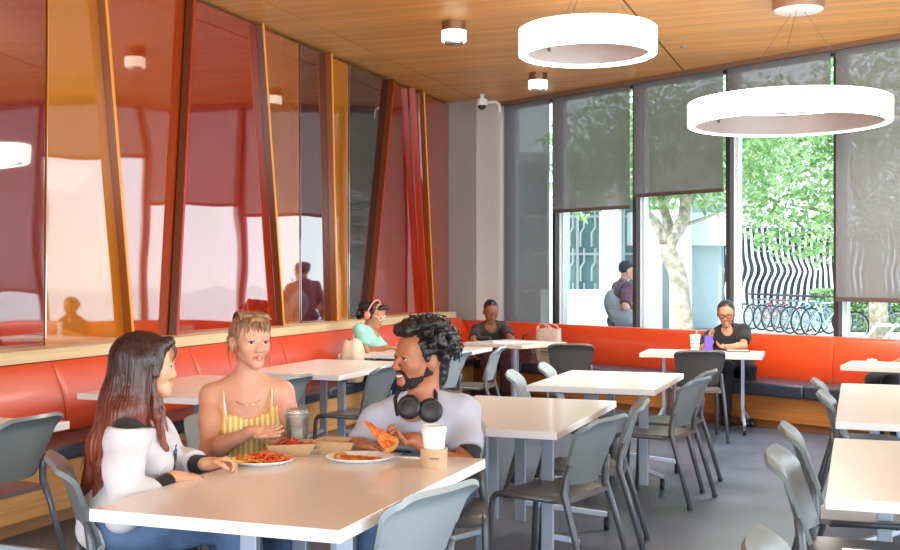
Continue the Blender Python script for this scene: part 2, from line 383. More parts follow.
# leaning glass fins standing out from the panels
finA = mat('fin_amber', srgb(138, 72, 20), .18, spec=.5); finE = mat('fin_edge_amber', srgb(236, 150, 34), .2); finR = mat('fin_red', srgb(176, 44, 22), .22, spec=.4); finB = mat('fin_brown', srgb(104, 54, 26), .2, spec=.5)
fins = [(2, 0, finA, finE, 'amber glass fin leaning left above the long-haired diner'), (3, 0, finB, finR, 'brown orange glass fin leaning right, left of the wide red panel'),
        (4, 0, finB, finE, 'amber glass fin leaning left, behind the head of the diner in yellow stripes'), (6, 0, finA, finE, 'nearly upright amber glass fin left of the dark plum panel'),
        (8, 0, finB, finR, 'brown glass fin leaning right above the woman wearing pink headphones'), (9, -.20, finR, finR, 'red glass fin, left of the last pair near the corner wall'),
        (9, .0, finA, finE, 'amber brown glass fin, right of the last pair near the corner wall')]
for k, dy, m1, m2, lab in fins:
    y0, y1 = B[k][0]+dy, B[k][1]+dy*1.6
    r = empty('wall_fin', (XL-.03, y0, LEDGE_T), 0, lab, 'wall fin', 'leaning glass fins of the left wall')
    def slab(xa, xb, ya, yb_):
        mb = MB(); H = CEIL-.02-LEDGE_T; d = y1-y0
        vs = [(x, y+(d if z else 0), z*H) for z in (0, 1) for x, y in ((xa, ya), (xb, ya), (xb, yb_), (xa, yb_))]
        return mb.add(vs, [(0, 3, 2, 1), (4, 5, 6, 7), (0, 1, 5, 4), (1, 2, 6, 5), (2, 3, 7, 6), (3, 0, 4, 7)])
    slab(0, .07, -.010, .010).build('fin_blade', m1, r, bevel=.003)
    slab(.07, .08, -.013, .013).build('edge_strip', m2, r, bevel=.002)
# slim dark junction box with switches on the fin at the left
y0, y1 = B[2]; zz = at(126, 282, 8.0)
# wooden ledge under the cladding
lw = wood_mat('ledge_plywood', srgb(234, 212, 168), srgb(214, 184, 132), 'Y', .5, .4)
XF = -4.99
mb = MB(); mb.box(((XF+XL-.1)/2, (13.95-3.6)/2, .955), (XF-XL+.1, 13.95+3.6, .08)); struct(mb.build('trim_3', lw, bevel=.004))
mb = MB(); mb.box((XL-.05, (13.95-3.6)/2, .46), (.16, 13.95+3.6, .92)); struct(mb.build('wall_below_ledge', wallg))

# ---------------------------------------------------------------- banquettes
def vinyl(name, c): return mat(name, c, .40, var=.05, vscale=2, bump=.04, bscale=160, coat=.12, spec=.8)
redv = vinyl('vinyl_orange_red', srgb(214, 68, 18)); navy = vinyl('vinyl_navy', srgb(44, 52, 66)); basew = wood_mat('base_plywood', srgb(214, 166, 104), srgb(184, 130, 72), 'Y', .9, .4)
basew2 = wood_mat('base_plywood_orange', srgb(208, 138, 70), srgb(172, 102, 44), 'X', .9, .4)
ban = empty('banquette', (XF, 6, 0), 0, 'long orange red banquette with navy seat under the wooden ledge of the glass wall', 'banquette')
ys = [-3.0, -1.2, .6, 2.4, 4.2, 6.0, 7.6, 9.05, 10.75, 12.3, 14.08]
for a, c in zip(ys[:-1], ys[1:]):
    def back(u, v, a=a, c=c):
        z = .44+v*.47; e = min(1, min(u, 1-u)*(c-a)/.02)
        bul = .055*math.sin(pi*v)**.7*(.86+.14*(1-(1-e)**2)**.5)
        return (bul+.02+.115*(1-v), a+.003+u*(c-a-.006)-6, z)
    m = MB(); m.sheet(back, 60, 20); m.box((-.08, (a+c)/2-6, .675), (.20, c-a-.004, .47)); m.build('backrest', redv, ban, smooth=True, auto=40)
def cush(m, a, c, x0, x1, z0, z1, yo=0):
    m.box(((x0+x1)/2, (a+c)/2-yo, (z0+z1)/2), (x1-x0, c-a, z1-z0)); return m
for a, c in zip(ys[:-1], ys[1:-1]+[13.1]):
    m = MB(); cush(m, a+.003, c-.003, .0, .56, .37, .465, 6); m.build('seat_cushion', navy, ban, bevel=.022, smooth=True, auto=30)
m = MB(); cush(m, -3.0, 13.1, 0, .53, .08, .37, 6); m.build('base', basew, ban)
m = MB(); cush(m, -3.0, 13.1, 0, .49, 0, .08, 6); m.build('plinth', mat('plinth', srgb(150, 112, 70), .6), ban)

# bench along the windows
BO = -.62   # front face of its backrest, offset from the window line
s_b0 = -.18; s_b1 = ms[-1]
wb = empty('window_bench', wp(4, BO, 0), WANG, 'orange red bench with navy seat and wooden base running along the windows', 'banquette')
segs = [s_b0, win_s(590)+.0, win_s(735), win_s(870), ms[-1]]
for a, c in zip(segs[:-1], segs[1:]):
    def back(u, v, a=a, c=c):
        z = .42+v*.455; e = min(1, min(u, 1-u)*(c-a)/.02)
        bul = .045*math.sin(pi*v)**.7*(.86+.14*(1-(1-e)**2)**.5)
        return (a+.003+u*(c-a-.006)-4, -bul-.06*(1-v), z)
    m = MB(); m.sheet(back, 60, 20); m.box(((a+c)/2-4, .09, .6575), (c-a-.004, .19, .435)); m.build('backrest', redv, wb, smooth=True, auto=40)
    m = MB(); m.box(((a+c)/2-4, -.29, .378), (c-a-.006, .60, .132)); m.build('seat_cushion', navy, wb, bevel=.022, smooth=True, auto=30)
m = MB(); m.box(((s_b0+s_b1)/2-4, -.26, .195), (s_b1-s_b0, .56, .23))
m.build('base', basew2, wb)
m = MB(); m.box(((s_b0+s_b1)/2-4, -.24, .04), (s_b1-s_b0, .52, .08)); m.build('plinth', mat('plinth_orange', srgb(150, 96, 52), .6), wb)
# ================================================================== TABLES
lam = mat('white_laminate', srgb(238, 234, 230), .24, coat=.15); edgem = mat('white_edge', srgb(240, 240, 240), .4)
post = mat('post_silver', srgb(168, 180, 196), .38, .35); castm = mat('caster_black', srgb(40, 40, 44), .5); postd = mat('post_dark', srgb(112, 118, 126), .4, .3)
TH = .74
def nest_table(x0, y0, x1, y1, label, group='white cafe tables on four posts'):
    W, Ln = x1-x0, y1-y0; cx, cy = (x0+x1)/2, (y0+y1)/2
    r = empty('cafe_table', (cx, cy, 0), 0, label, 'table', group)
    m = MB(); m.box((0, 0, TH-.002), (W, Ln, .004)); m.build('tabletop', lam, r, bevel=.0015)
    m = MB(); m.box((0, 0, TH-.022), (W+.002, Ln+.002, .036)); m.build('edge_band', edgem, r, bevel=.003)
    for sgn in (-1, 1):
        yy = sgn*(Ln/2-.32); xs = [(-.05*W, .35*W), (-.26*W, -.07*W)][0 if sgn < 0 else 1]
        for xx in xs:
            m = MB(); m.box((xx, yy, (TH-.04+.06)/2), (.062, .03, TH-.04-.06)); m.build('leg', post, r, bevel=.004)
        m = MB(); m.box((0, yy, TH-.06), (W*.8, .05, .036)); m.build('cross_rail', postd, r, bevel=.003)
        for sx in (-1, 1):
            xb = xs[0] if sx < 0 else xs[1]
            a = Vector((xb, yy, .17)); c = Vector((sx*(W/2-.04), sgn*.10 if sx*sgn < 0 else sgn*(Ln/2-.08), .085))
            m = MB(); m.bar(a, c, .03, .03); f = m.build('foot', post, r, bevel=.004)
            m = MB(); m.tube([(c.x-.012, c.y, .035), (c.x+.012, c.y, .035)], .035, 16); m.tube([(c.x, c.y, .05), (c.x, c.y, .1)], .012, 8)
            m.build('caster', castm, r, smooth=True, auto=40)
    return r
nest_table(-2.285, 2.94, -1.41, 4.29, 'large white table in front with fries, plates and paper cup, three diners around it')
nest_table(-2.20, 5.14, -1.335, 6.53, 'empty white table behind the man with the curly hair')
nest_table(-2.09, 7.24, -1.23, 8.52, 'empty white table in the middle distance before the dark chair back by the window bench')
nest_table(-4.62, 3.30, -3.75, 4.67, 'white table at the left edge of the photo, only its tip beside the grey chair')
nest_table(-4.60, 5.80, -3.74, 7.17, 'white table against the banquette between the heads of the two women in front')
nest_table(-4.46, 7.47, -3.59, 8.87, 'white table against the banquette right of the shoulder of the diner in yellow stripes')
nest_table(-4.40, 9.60, -3.53, 10.97, 'white table of the woman wearing pink headphones')
nest_table(-.105, 6.0, .76, 8.12, 'white table at the right edge, the farther one of two')
nest_table(-.10, 3.93, .76, 5.37, 'white table at the right edge, the nearer one of two')
nest_table(-.04, 1.85, .83, 3.22, 'white table cut off at the bottom right corner of the photo')
def pillar_table(c, W, Dp, rz, label, square=True, tfoot=False):
    r = empty('bistro_table', (c[0], c[1], 0), rz, label, 'table', 'tables along the window bench')
    m = MB(); m.box((0, 0, TH-.002), (W, Dp, .004)); m.build('tabletop', lam, r, bevel=.0015)
    m = MB(); m.box((0, 0, TH-.022), (W+.002, Dp+.002, .036)); m.build('edge_band', mat('cream_edge', srgb(232, 222, 204), .4), r, bevel=.003)
    if not tfoot:
        m = MB(); m.tube([(0, 0, .02), (0, 0, TH-.04)], .045, 20); m.build('column', post, r, smooth=True, auto=40)
        m = MB(); m.lathe([(0, 0), (.27, 0), (.27, .012), (.06, .03), (0, .03)], seg=36); m.build('base_plate', post, r, smooth=True, auto=30)
    else:
        for sx in (-1, 1):
            m = MB(); m.box((sx*W*.33, 0, .4), (.03, .062, .60)); m.build('leg', post, r, bevel=.003)
            for sy in (-1, 1):
                m = MB(); m.bar((sx*W*.33, 0, .19), (sx*W*.36, sy*(Dp/2-.04), .085), .03, .035); m.build('foot', post, r, bevel=.003)
                m = MB(); m.tube([(sx*W*.36-.012, sy*(Dp/2-.04), .035), (sx*W*.36+.012, sy*(Dp/2-.04), .035)], .035, 14); m.build('caster', castm, r, smooth=True, auto=40)
    return r
tB = at(703, 353, 10.75); tC = at(515, 342, 12.35); tD = at(905, 367, 9.2)
pillar_table((tC.x, tC.y), .82, .80, WANG+R(8), 'small white table in the far corner covered with blue papers')
pillar_table((tB.x, tB.y), 1.12, .66, R(2), 'white table of the woman in the black polo shirt', tfoot=True)
pillar_table((tD.x, tD.y), .92, .62, R(-8), 'white table cut off by the right edge below the red bench back')

# ================================================================== CHAIRS
shell = mat('chair_plastic_grey', srgb(122, 130, 131), .36, var=.03, vscale=4, coat=.12); seatm = mat('chair_seat_grey', srgb(98, 95, 94), .38, var=.05, vscale=4, coat=.1)
legm = mat('chair_frame_grey', srgb(94, 98, 104), .38, .3); capm = mat('chair_glide', srgb(52, 52, 54), .6)
shell_shaded = mat('chair_plastic_shaded', srgb(80, 77, 74), .42, var=.03, vscale=4)  # same grey plastic, shade painted in for backs turned to the camera
shell_lit = mat('chair_plastic_lit', srgb(156, 170, 176), .34, var=.03, vscale=4, coat=.12)  # same grey plastic with the window light put into its colour
def make_chair(label, sm):
    r = empty('cafe_chair', (0, 0, 0), 0, label, 'chair', 'grey stacking chairs of the dining hall')
    def seat(u, v):
        a = (u-.5)*2; c = v
        hw = .218-.012*abs(2*c-1)**3
        e = (1-abs(a)**6)**(1/6) if abs(a) < 1 else 0
        y = -.205+.43*(.5+(c-.5)*(0.93+.07*e)); z = .452-.012*math.cos(a*pi/2)*math.sin(pi*min(1, c*1.05))-.028*max(0, (c-.82)/.18)**2
        return (a*hw, y, z)
    m = MB(); m.sheet(seat, 24, 24, .022); m.build('seat', seatm, r, smooth=True, auto=50)
    def back(u, v):
        a = (u-.5)*2; z = .50+.303*v
        top = max(0, (v-.80)/.20); bot = max(0, (.12-v)/.12)
        hw = (.185+.045*v)*(1-.10*top**3-.06*bot**2)
        y = -.205-.085*v-.045*top**2+.045*a*a*(1-.35*v)
        zz = z-.022*abs(a)**6*(v > .5)*v
        return (a*hw, y, zz)
    m = MB(); m.sheet(back, 24, 22, .020); m.build('backrest', sm, r, smooth=True, auto=60)
    def arc(a, b, c, n=6):
        a, b, c = Vector(a), Vector(b), Vector(c); return [(a*(1-t)**2+b*2*t*(1-t)+c*t*t) for t in [i/n for i in range(n+1)]]
    for s in (-1, 1):
        pts = [(s*.222, .232, .012), (s*.215, .212, .38)]+arc((s*.214, .208, .40), (s*.212, .202, .44), (s*.210, .15, .437))+[(s*.21, -.12, .435)]
        m = MB(); m.tube(pts, .015, 10); l = m.build('leg', legm, r, smooth=True)
        m = MB(); m.tube([(s*.222, .232, 0), (s*.2215, .2315, .022)], .018, 10); m.build('glide', capm, l, smooth=True, auto=40)
        pts = [(s*.238, -.315, .012), (s*.222, -.215, .36), (s*.212, -.178, .47), (s*.202, -.186, .54), (s*.20, -.20, .60)]
        m = MB(); m.tube(pts, [.015, .016, .019, .018, .012], 10); l = m.build('leg', legm, r, smooth=True)
        m = MB(); m.tube([(s*.238, -.315, 0), (s*.2375, -.313, .022)], .018, 10); m.build('glide', capm, l, smooth=True, auto=40)
    m = MB(); m.tube([(-.21, -.12, .428), (.21, -.12, .428)], .010, 8); m.tube([(-.21, .14, .428), (.21, .14, .428)], .010, 8); m.build('stretcher', legm, r, smooth=True)
    return r
protos = {}
def chair(x, y, deg, label, kind='g'):
    mt = {'g': shell, 'd': shell_shaded, 'p': shell_lit}[kind]
    if kind not in protos: protos[kind] = o = make_chair(label, mt)
    else: o = copy_tree(protos[kind])
    o.location = (x, y, 0); o.rotation_euler = (0, 0, R(deg)); o['label'] = label; return o
chair(-3.96, 4.30, 90, 'grey chair cut off by the left edge of the photo beside a table tip', 'g')
q = at(138, 0, 4.24); chair(q.x, q.y, -48, 'grey chair carrying the long-haired woman in the white top', 'g')
chair(-2.66, 4.50, -140, 'grey chair toned as lit, carrying the woman in the yellow striped top', 'p')
q = at(436, 0, 4.97); chair(q.x, q.y, 199, 'grey chair carrying the man with the curly hair', 'p')
chair(-1.52, 3.38, 75, 'grey empty chair toned as lit, pushed under the right side of the front table', 'p')
chair(-1.39, 5.27, 76, 'grey empty chair at the right of the table behind the man, nearest the camera', 'g')
chair(-1.38, 5.98, 99, 'grey empty chair at the right of the table behind the man, the farther one', 'g')
chair(-1.25, 7.44, 78, 'grey empty chair with angled back, nearer of two right of the middle distance table', 'g')
chair(-1.27, 8.02, 82, 'grey empty chair, farther of two right of the middle distance table', 'g')
chair(-1.96, 7.48, -80, 'grey chair back toned as lit, peeking over the left side of the middle distance table, nearer one', 'p')
chair(-1.92, 8.17, -82, 'grey chair back toned as lit, peeking over the left side of the middle distance table, farther one', 'p')
chair(-3.56, 7.68, 86, 'grey chair back between the head of the curly-haired man and the banquette table', 'g')
chair(-3.80, 6.02, 90, 'grey chair tucked under the banquette table, hidden behind the diner in yellow stripes', 'g')
chair(-3.78, 6.62, 88, 'grey chair at the banquette table, seen beside the shoulder of the diner in stripes', 'g')
chair(-3.53, 9.22, 88, 'grey chair toned as lit, right of the hair of the curly-haired man', 'p')
chair(-3.42, 9.97, 97, 'grey chair toned as lit, with tilted back before the papers of the corner woman', 'p')
chair(-2.69, 10.88, 16, 'grey chair back toned as shaded, standing alone before the window bench', 'd')
chair(-1.38, 10.32, 15, 'grey chair toned as shaded, facing the woman in the black polo shirt', 'd')
chair(.00, 4.42, -92, 'large grey chair at the lower right with its seat under the nearer right table', 'g')
chair(.00, 5.2, -86, 'grey chair at the nearer right table, the farther of its two', 'g')
chair(.11, 6.72, -90, 'dark-sided grey chair at the farther right table, nearer of its two', 'g')
chair(.05, 7.52, -88, 'dark-sided grey chair at the farther right table, farther of its two', 'g')
chair(.06, 2.92, -90, 'grey chair with only its top edge showing at the bottom edge of the photo', 'g')

# ================================================================== CEILING FIXTURES
glow = mat('ring_diffuser', (1, .90, .74), .5, emit=14.0); inner = mat('ring_inner_grey', srgb(176, 170, 172), .45, .2); cable = mat('cable_grey', srgb(110, 100, 92), .5)
canm = mat('canopy_bronze', srgb(176, 150, 126), .35, .6); canw = mat('canopy_white', srgb(226, 226, 222), .5)
def ring(c, D, h, z0, label, can):
    r = empty('ring_light', (c[0], c[1], z0), 0, label, 'ceiling light', 'glowing ring lights')
    ro = D/2; ri = ro-.065
    m = MB(); m.lathe([(ro-.012, 0), (ro, .008), (ro, h-.008), (ro-.012, h), (ri, h), (ri, h-.006), (ro-.02, h-.006), (ro-.02, .012), (ri+.012, .012), (ri+.012, 0), (ro-.012, 0)], seg=96)
    m.build('diffuser', glow, r, smooth=True, auto=40)
    m = MB(); m.lathe([(ri, .004), (ri+.010, .004), (ri+.010, h-.008), (ri, h-.008), (ri, .004)], seg=96); m.build('inner_band', inner, r, smooth=True, auto=40)
    for k in range(3):
        a = R(25+120*k); p = (math.cos(a)*(ri-.006), math.sin(a)*(ri-.006), h*.6)
        m = MB(); m.tube([p, (can[0]*1, can[1]*1, CEIL-z0-.03)], .0022, 6); m.build('cable', cable, r)
        m = MB(); m.box((math.cos(a)*(ri-.006), math.sin(a)*(ri-.006), h*.6), (.02, .02, .03)); m.build('clamp', cable, r)
        m = MB(); m.tube([(math.cos(a+.6)*(ro-.001), math.sin(a+.6)*(ro-.001), h*.62), (math.cos(a+.6)*(ro+.004), math.sin(a+.6)*(ro+.004), h*.62)], .006, 8); m.build('screw', cable, r)
    m = MB(); m.lathe([(0, 0), (.215, 0), (.215, .012), (.215, .09), (0, .09)], c=(can[0], can[1], CEIL-z0-.09), seg=48); m.build('canopy', canm, r, smooth=True, auto=40)
    m = MB(); m.lathe([(0, -.012), (.19, -.012), (.205, 0), (0, 0)], c=(can[0], can[1], CEIL-z0-.09), seg=48); m.build('canopy_cover', canw, r, smooth=True, auto=40)
r1 = at(587.5, 55.7, 8.4); r2 = at(788, 125, 9.8)
ring((r1.x, r1.y), 1.03, .200, r1.z, 'smaller glowing ring light hanging left of the larger one', (.06, -.17))
ring((r2.x, r2.y), 1.72, .204, r2.z, 'larger glowing ring light hanging at the right before the windows', (.10, -.27))
for c_, d_, e_ in ((r1, .9, 60), (r2, 1.5, 130)):   # the light the rings throw down into the room
    lamp('ring_light_output', 'AREA', (c_.x, c_.y, c_.z+.02), (0, 0, 0), e_, (1, .95, .88), shape='DISK', size=d_)
nick = mat('nickel_bronze', srgb(150, 118, 92), .3, .8); opal = mat('opal_glow', (1, .90, .70), .4, emit=2.2); lens = mat('lens_silver', srgb(180, 176, 170), .25, .7)
def downlight(px, py, D, rad, label):
    p = at(px, py, D)
    r = empty('ceiling_downlight', (p.x, p.y, CEIL), 0, label, 'ceiling light', 'small cylinder downlights')
    m = MB(); m.lathe([(0, 0), (rad, 0), (rad, -.085), (0, -.085)], seg=32); m.build('housing', nick, r, smooth=True, auto=40)
    m = MB(); m.lathe([(0, -.085), (rad*1.04, -.085), (rad*1.04, -.175), (rad*.97, -.185), (rad*.8, -.185)], seg=32); m.build('diffuser', opal, r, smooth=True, auto=40)
    m = MB(); m.lathe([(rad*.8, -.183), (rad*.75, -.205), (0, -.21)], seg=32); m.build('lens', lens, r, smooth=True, auto=40)
    lamp('downlight_output', 'SPOT', (p.x, p.y, CEIL-.23), (0, 0, 0), 160, (1, .93, .84), spot_size=R(110), spot_blend=.6, shadow_soft_size=.08)
downlight(454, 22, 10.36, .112, 'small cylinder downlight on the ceiling left of the smaller ring light')
downlight(538, 75, 13.0, .108, 'small cylinder downlight on the ceiling under the smaller ring light near the windows')
# more of the same fittings on the ceiling outside the frame, they show in the glass
for x, y in ((-2.6, 5.2), (-2.6, 2.6), (.6, 5.0)):
    p = Vector((x, y, 0)); r = empty('ceiling_downlight', (x, y, CEIL), 0, 'cylinder downlight above the tables, outside the photo', 'ceiling light', 'downlights outside the photo')
    m = MB(); m.lathe([(0, 0), (.112, 0), (.112, -.085), (0, -.085)], seg=32); m.build('housing', nick, r, smooth=True, auto=40)
    m = MB(); m.lathe([(0, -.085), (.116, -.085), (.116, -.18), (0, -.185)], seg=32); m.build('diffuser', opal, r, smooth=True, auto=40)
# sprinkler plate
p = at(684, 47, (CEIL-EYE)*FPX/(275-46.5)); m = MB(); m.lathe([(0, 0), (.045, 0), (.04, -.008), (0, -.01)], c=(p.x, p.y, CEIL), seg=20)
tag(m.build('ceiling_sensor', mat('sensor_grey', srgb(150, 140, 132), .5), smooth=True, auto=40), 'tiny round grey sensor plate on the wood ceiling between the two ring lights', 'sensor')
# security camera on the corner wall
whp = mat('white_plastic', srgb(228, 226, 222), .4); blkg = mat('dome_black', srgb(20, 20, 24), .1, coat=.5)
y_ = c0.y-.42
p = at(482, 104, 14.5); k = (c0.y-.42-.0)
r = empty('security_camera', (p.x, p.y, p.z), 0, 'small white security dome camera high on the corner wall', 'camera')
dv = Vector((-.15, -1, 0)).normalized()
m = MB(); m.lathe([(0, .06), (.07, .06), (.075, 0), (.07, -.02), (0, -.02)], seg=24); m.build('housing', whp, r, smooth=True, auto=40)
m = MB(); m.lathe([(.055, -.02), (.05, -.05), (.03, -.07), (0, -.077)], seg=24); m.build('dome', blkg, r, smooth=True)
m = MB(); m.tube([(0, 0, .04), (0, 0, CEIL-p.z)], .03, 12); m.tube([(0, 0, .05), (.05, .06, .05), (.05, .1, .03), (.16, .08, .03), (.20, .1, .0), (.21, .1, -.10)], .022, 8); m.build('bracket', whp, r, smooth=True)

# ================================================================== THINGS ON THE FRONT TABLE
def tpt(px, py, h=TH):
    D = (EYE-h)*FPX/(py-275); return at(px, py, D)
paperw = mat('paper_white', srgb(246, 246, 246), .55); kraft = mat('kraft_card', srgb(202, 166, 128), .75, var=.12, vscale=30)
kraftd = mat('kraft_card_dark', srgb(184, 142, 102), .75, var=.1, vscale=30)
def plate(px, py, rad, label, ovl=1.0, rz=0):
    p = tpt(px, py); o_ = MB()
    o_.lathe([(0, .004), (rad*.62, .004), (rad*.70, .007), (rad*.97, .019), (rad, .020), (rad, .017), (rad*.72, .0015), (rad*.64, 0), (0, 0)], seg=56, sx=ovl)
    o = o_.build('paper_plate', paperw, smooth=True, auto=50, loc=(p.x, p.y, TH)); o.rotation_euler = (0, 0, rz)
    return tag(o, label, 'plate', 'white paper plates'), p
_, pf = plate(262, 463.5, .118, 'white paper plate heaped with fries before the woman in yellow stripes', 1.05, YAW)
_, ps = plate(360, 460.5, .122, 'white paper plate with a pizza slice', 1.12, YAW)
pf.z = TH; ps.z = TH
fry1 = mat('fry_orange', srgb(226, 108, 26), .5, col2=srgb(196, 70, 12), vscale=30); fry2 = mat('fry_yellow', srgb(236, 176, 72), .5, col2=srgb(214, 140, 40), vscale=30); fry3 = mat('fry_red', srgb(196, 48, 16), .45, col2=srgb(150, 24, 8), vscale=30)
def fries(c, n, rx, ry, hmax, mats_w, ln=(.045, .085), rz=0, th=.009):
    m = MB(); q = Matrix.Rotation(rz, 3, 'Z')
    for i in range(n):
        a = random.uniform(0, 2*pi); rr = random.random()**.6
        x, y = rr*rx*math.cos(a), rr*ry*math.sin(a); z = .010+hmax*(1-rr*.9)*random.uniform(.25, 1)
        d = Vector((random.uniform(-1, 1), random.uniform(-1, 1), random.uniform(-.35, .45))).normalized()*random.choice([1, 1])*random.uniform(*ln)/2
        p = q @ Vector((x, y, 0)); p.z = z; bend = Vector((random.uniform(-.008, .008), random.uniform(-.008, .008), random.uniform(0, .008)))
        if p.z-abs(d.z) < .008: d.z *= .3
        fx = x/rx; mi = mats_w(fx)
        m.tube([p-d, p+bend, p+d], [th*.5, th*.56, th*.46], 4, mi)
    return m
m = fries(pf, 125, .100, .070, .030, lambda fx: 1 if (fx < -.25 and random.random() < .75) or random.random() < .1 else (2 if random.random() < .08 else 0), rz=YAW)
tag(m.build('fries', [fry1, fry2, fry3], loc=(pf.x, pf.y, TH+.004)), 'orange and yellow fries heaped on the white plate', 'fries', kind='stuff')
def food_boat(px, py, w, d, h, rz, label, m_):
    p = tpt(px, py); r = empty('food_boat', (p.x, p.y, TH), rz, label, 'food tray', 'brown card food boats')
    bw, bd = w*.68, d*.66
    def quad(m, a): m.add(a, [(0, 1, 2, 3)])
    b0 = [(-bw/2, -bd/2, .002), (bw/2, -bd/2, .002), (bw/2, bd/2, .002), (-bw/2, bd/2, .002)]
    t0 = [(-w/2, -d/2, h), (w/2, -d/2, h), (w/2, d/2, h), (-w/2, d/2, h)]
    m = MB(); m.add(b0+t0, [(0, 3, 2, 1), (0, 1, 5, 4), (1, 2, 6, 5), (2, 3, 7, 6), (3, 0, 4, 7)])
    o = m.build('tray_body', m_, r); s = o.modifiers.new('solid', 'SOLIDIFY'); s.thickness = .003; s.offset = 0
    m = MB(); m.tube([Vector(v)+Vector((0, 0, .0)) for v in t0], .0022, 6, close=True); m.build('rim', kraftd, r)
    return r, p
b1, p1 = food_boat(290, 455, .20, .15, .052, YAW+R(12), 'brown card boat filled with dark red fries beside the plastic cup', kraft)
b2, p2 = food_boat(338, 453, .18, .14, .055, YAW-R(14), 'brown card boat with a few yellow bits in front of the man', kraft)
m = fries(p1, 80, .058, .038, .034, lambda fx: 2 if random.random() < .7 else 0, (.035, .06), YAW, .009)
tag(m.build('fries', [fry1, fry2, fry3], loc=(p1.x, p1.y, TH+.024)), 'dark red fries in the brown card boat', 'fries', kind='stuff')
m = fries(p2, 14, .042, .028, .012, lambda fx: 1, (.025, .045), YAW, .010)
tag(m.build('fries', [fry1, fry2, fry3], loc=(p2.x, p2.y, TH+.022)), 'yellow food scraps in the brown card boat of the man', 'fries', kind='stuff')
# pizza slices
crust = mat('pizza_crust', srgb(214, 150, 84), .6, col2=srgb(172, 100, 44), vscale=40, bump=.3, bscale=90); cheese = mat('pizza_cheese', srgb(228, 132, 44), .35, col2=srgb(184, 60, 18), vscale=45, bump=.5, bscale=70)
def pizza(loc, M, L_, W_, label):
    r = empty('pizza_slice', loc, 0, label, 'pizza'); r.matrix_world = Matrix.Translation(loc) @ M.to_4x4()
    def top(u, v):
        hw = W_/2*(v**.9)*.98+.001
        return ((u-.5)*2*hw, L_*(1-v)*-1+L_/2, .008+.003*math.sin(u*23)*math.cos(v*17))
    m = MB(); m.sheet(lambda u, v: (top(u, v)[0]*.97, top(u, v)[1], top(u, v)[2]), 16, 16, .004); m.build('topping', cheese, r, smooth=True, auto=50)
    m = MB(); m.sheet(lambda u, v: (top(u, v)[0]*1.02, top(u, v)[1], .004), 10, 10, .006); m.build('base', crust, r, smooth=True, auto=50)
    pts = [((u-.5)*W_*1.02, L_/2+.008-.02*(2*u-1)**2, .008) for u in [i/10 for i in range(11)]]
    m = MB(); m.tube(pts, [.009]+[.013]*9+[.009], 10); m.build('crust', crust, r, smooth=True)
    return r
pizza(Vector((ps.x+.0, ps.y, TH+.006)), Matrix.Rotation(YAW+R(78), 3, 'Z'), .17, .09, 'flat pizza slice lying on the white plate')
# white paper cup with kraft sleeve
pc = tpt(434, 467); r = empty('paper_cup', (pc.x, pc.y, TH), 0, 'white takeaway cup with lid and brown sleeve in front of the man', 'cup')
m = MB(); m.lathe([(0, .002), (.030, .002), (.030, 0), (.033, 0), (.0455, .130), (.0475, .134), (.0455, .138), (.040, .138), (0, .136)], seg=40); m.build('cup_body', paperw, r, smooth=True, auto=50)
m = MB(); m.lathe([(.0475, .136), (.050, .138), (.050, .150), (.047, .153), (.045, .160), (.043, .161), (.041, .156), (0, .155)], seg=40); m.build('lid', whp, r, smooth=True, auto=40)
m = MB(); m.lathe([(.0375, -.0), (.0520, .000), (.0525, .074), (.0500, .075), (.0420, .072)], seg=40, M=Matrix.Diagonal((1.0, 1, 1))); sl = m.build('sleeve', mat('sleeve_kraft', srgb(205, 172, 138), .8, var=.08, vscale=60), r, smooth=True, auto=40)
# faint script-like mark printed on the sleeve
mark = mat('sleeve_print', srgb(150, 112, 84), .8); m = MB()
vd = Vector((-pc.x, -pc.y, 0)).normalized(); va = math.atan2(vd.y, vd.x); pts = []
for i in range(25):
    a = va-.38+.76*i/24; pts.append((.0530*math.cos(a), .0530*math.sin(a), .040+.004*math.sin(i*1.9)*(1 if i % 5 else .3)))
m.tube(pts, .0009, 4); m.build('printed_mark', mark, sl)
# clear plastic cup with pale green drink
clear = bpy.data.materials.new('clear_plastic'); clear.use_nodes = True; t = clear.node_tree; t.nodes.clear()
o_ = t.nodes.new('ShaderNodeOutputMaterial'); mxs = t.nodes.new('ShaderNodeMixShader'); tr = t.nodes.new('ShaderNodeBsdfTransparent'); gl = t.nodes.new('ShaderNodeBsdfGlossy'); lw_ = t.nodes.new('ShaderNodeLayerWeight'); lw_.inputs[0].default_value = .35
gl.inputs['Roughness'].default_value = .06; tr.inputs[0].default_value = (.95, .97, .96, 1); mm = t.nodes.new('ShaderNodeMath'); mm.operation = 'MULTIPLY_ADD'; mm.inputs[1].default_value = .75; mm.inputs[2].default_value = .07
t.links.new(lw_.outputs['Fresnel'], mm.inputs[0]); df = t.nodes.new('ShaderNodeBsdfDiffuse'); m0 = t.nodes.new('ShaderNodeMixShader'); m0.inputs[0].default_value = .16; t.links.new(tr.outputs[0], m0.inputs[1]); t.links.new(df.outputs[0], m0.inputs[2]); tr = m0
t.links.new(mm.outputs[0], mxs.inputs[0]); t.links.new(tr.outputs[0], mxs.inputs[1]); t.links.new(gl.outputs[0], mxs.inputs[2]); t.links.new(mxs.outputs[0], o_.inputs[0])
pk = tpt(297, 448.5); r = empty('plastic_cup', (pk.x, pk.y, TH), 0, 'clear plastic cup half full of pale green drink', 'cup')
m = MB(); m.lathe([(0, .004), (.036, .004), (.0375, 0), (.040, .01), (.0505, .135), (.053, .139), (.0515, .142), (.0495, .138), (.0390, .01), (.0365, .006), (0, .006)], seg=40); m.build('cup_body', clear, r, smooth=True, auto=50)
m = MB(); m.lathe([(0, .007), (.0372, .007), (.0445, .088), (0, .088)], seg=36); m.build('drink', mat('pale_green_drink', srgb(236, 240, 220), .3), r, smooth=True, auto=50)
